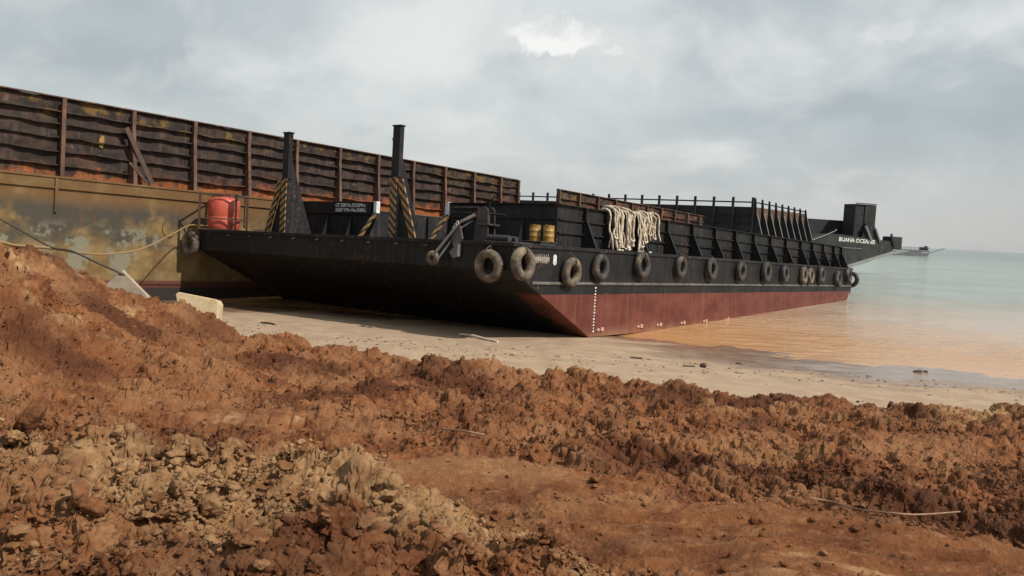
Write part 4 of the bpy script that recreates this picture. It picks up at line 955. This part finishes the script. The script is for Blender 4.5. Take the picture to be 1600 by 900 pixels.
def rock(name, mat, x, y, s, sc, label, cat_, i):
    z = float(beach_h(np.array([[x]]), np.array([[y]]))[0, 0]); v = var3[i]*s*np.array(sc)
    mesh = bpy.data.meshes.new(name); mesh.from_pydata(v.tolist(), [], f3.tolist()); mesh.materials.append(mat); mesh.polygons.foreach_set('use_smooth', np.ones(len(f3), bool))
    ob = bpy.data.objects.new(name, mesh); col.objects.link(ob); ob.location = (x, y, max(z, WATER-.02)+s*sc[2]*.35); ob.rotation_euler = (0, 0, i); tag(ob, label, cat_)
rock('stone', STONE, 6.30, 26.6, .16, (1.1, .9, .75), 'round dark stone alone on the dry sand', 'stone', 2)
rock('stone', STONE, 14.35, 28.9, .13, (1.2, 1, .7), 'dark stone in the wet sand, left one of two', 'stone', 3)
rock('stone', STONE, 14.68, 29.0, .11, (1.2, 1, .7), 'dark stone in the wet sand, right one of two', 'stone', 4)
rock('stone', STONE, 8.0, 28.6, .10, (1.5, 1, .5), 'low dark stone in the brown wet sand patch', 'stone', 5)
def twig(name, mat, pts, r, label, cat_='stick'):
    m = MB(); m.tube(cat(pts, 4), r, 7); tag(m.build(name, mat), label, cat_)
def bz(x, y, dz=.02): return (x, y, float(beach_h(np.array([[x]]), np.array([[y]]))[0, 0])+dz)
def mz(x, y, dz=.03): return (x, y, float(mud_h(np.array([x]), np.array([y]))[0])+dz)
twig('driftwood', DRIFT, [bz(-1.85, 31.0, .05), bz(-1.4, 30.5, .08), bz(-.9, 29.9, .04), bz(-.4, 29.3, .03)], .05, 'bleached driftwood stick on the sand before the black bow')
twig('driftwood', STONE, [bz(5.6, 26.4, .02), bz(6.0, 26.5, .03)], .03, 'short dark stick beside the round dark stone')
twig('driftwood', STONE, [bz(4.1, 27.8, .02), bz(4.5, 27.75, .03)], .03, 'short dark stick on the sand below the anodes')
twig('driftwood', STONE, [bz(-9.4, 31.2, .02), bz(-9.0, 30.9, .05), bz(-8.7, 30.6, .02)], .035, 'dark stick on the sand right of the foam block')
twig('dry_stick', STICK, [(-0.77, 9.98, -2.51), (-0.47, 9.51, -2.4), (-0.23, 9.5, -2.43)], .011, 'thin pale stick lying on the red mud in the middle')
ps = [(2.61, 6.9, -2.16), (2.81, 6.92, -2.19), (2.81, 6.42, -2.08), (2.99, 6.15, -2.01), (3.25, 6.28, -2.05), (3.97, 7.05, -2.26)]
twig('dry_vine', STICK, ps, .007, 'long curved pale vine on the mud at the right')

# debris line on the sand: shells, bits of bark
rs3 = np.random.RandomState(21); N = 900
xx = rs3.uniform(-12, 19, N); yb = np.interp(xx, [-12, -6, 0, 6, 12, 19], [31, 27, 26.3, 26.8, 26.2, 23.5]); yv = yb + rs3.normal(0, 1.0, N)
zv = beach_h(xx, yv); var1, f1 = clod_variants(5, 1, 33); Vs, Fs = [], []; k = 0
for x, y, z in zip(xx, yv, zv):
    if z < WATER+.01: continue
    s = .012*(5**(rs3.uniform()**2)); v = (var1[rs3.randint(5)]*s*np.array([1.6, 1, .5])) @ rotm(rs3.uniform(0, 6.28), 0, 0).T + (x, y, z+s*.2); Vs.append(v); Fs.append(f1+k); k += len(v)
me = bpy.data.meshes.new('beach_debris'); me.from_pydata(np.concatenate(Vs).tolist(), [], np.concatenate(Fs).tolist()); me.materials.append(plain('dark_debris', (.05, .033, .022), (.18, .11, .07), .8, 5)); me.update()
o = bpy.data.objects.new('beach_debris', me); col.objects.link(o); tag(o, 'small dark bits of bark and shell strewn over the sand', 'debris', kind='stuff')
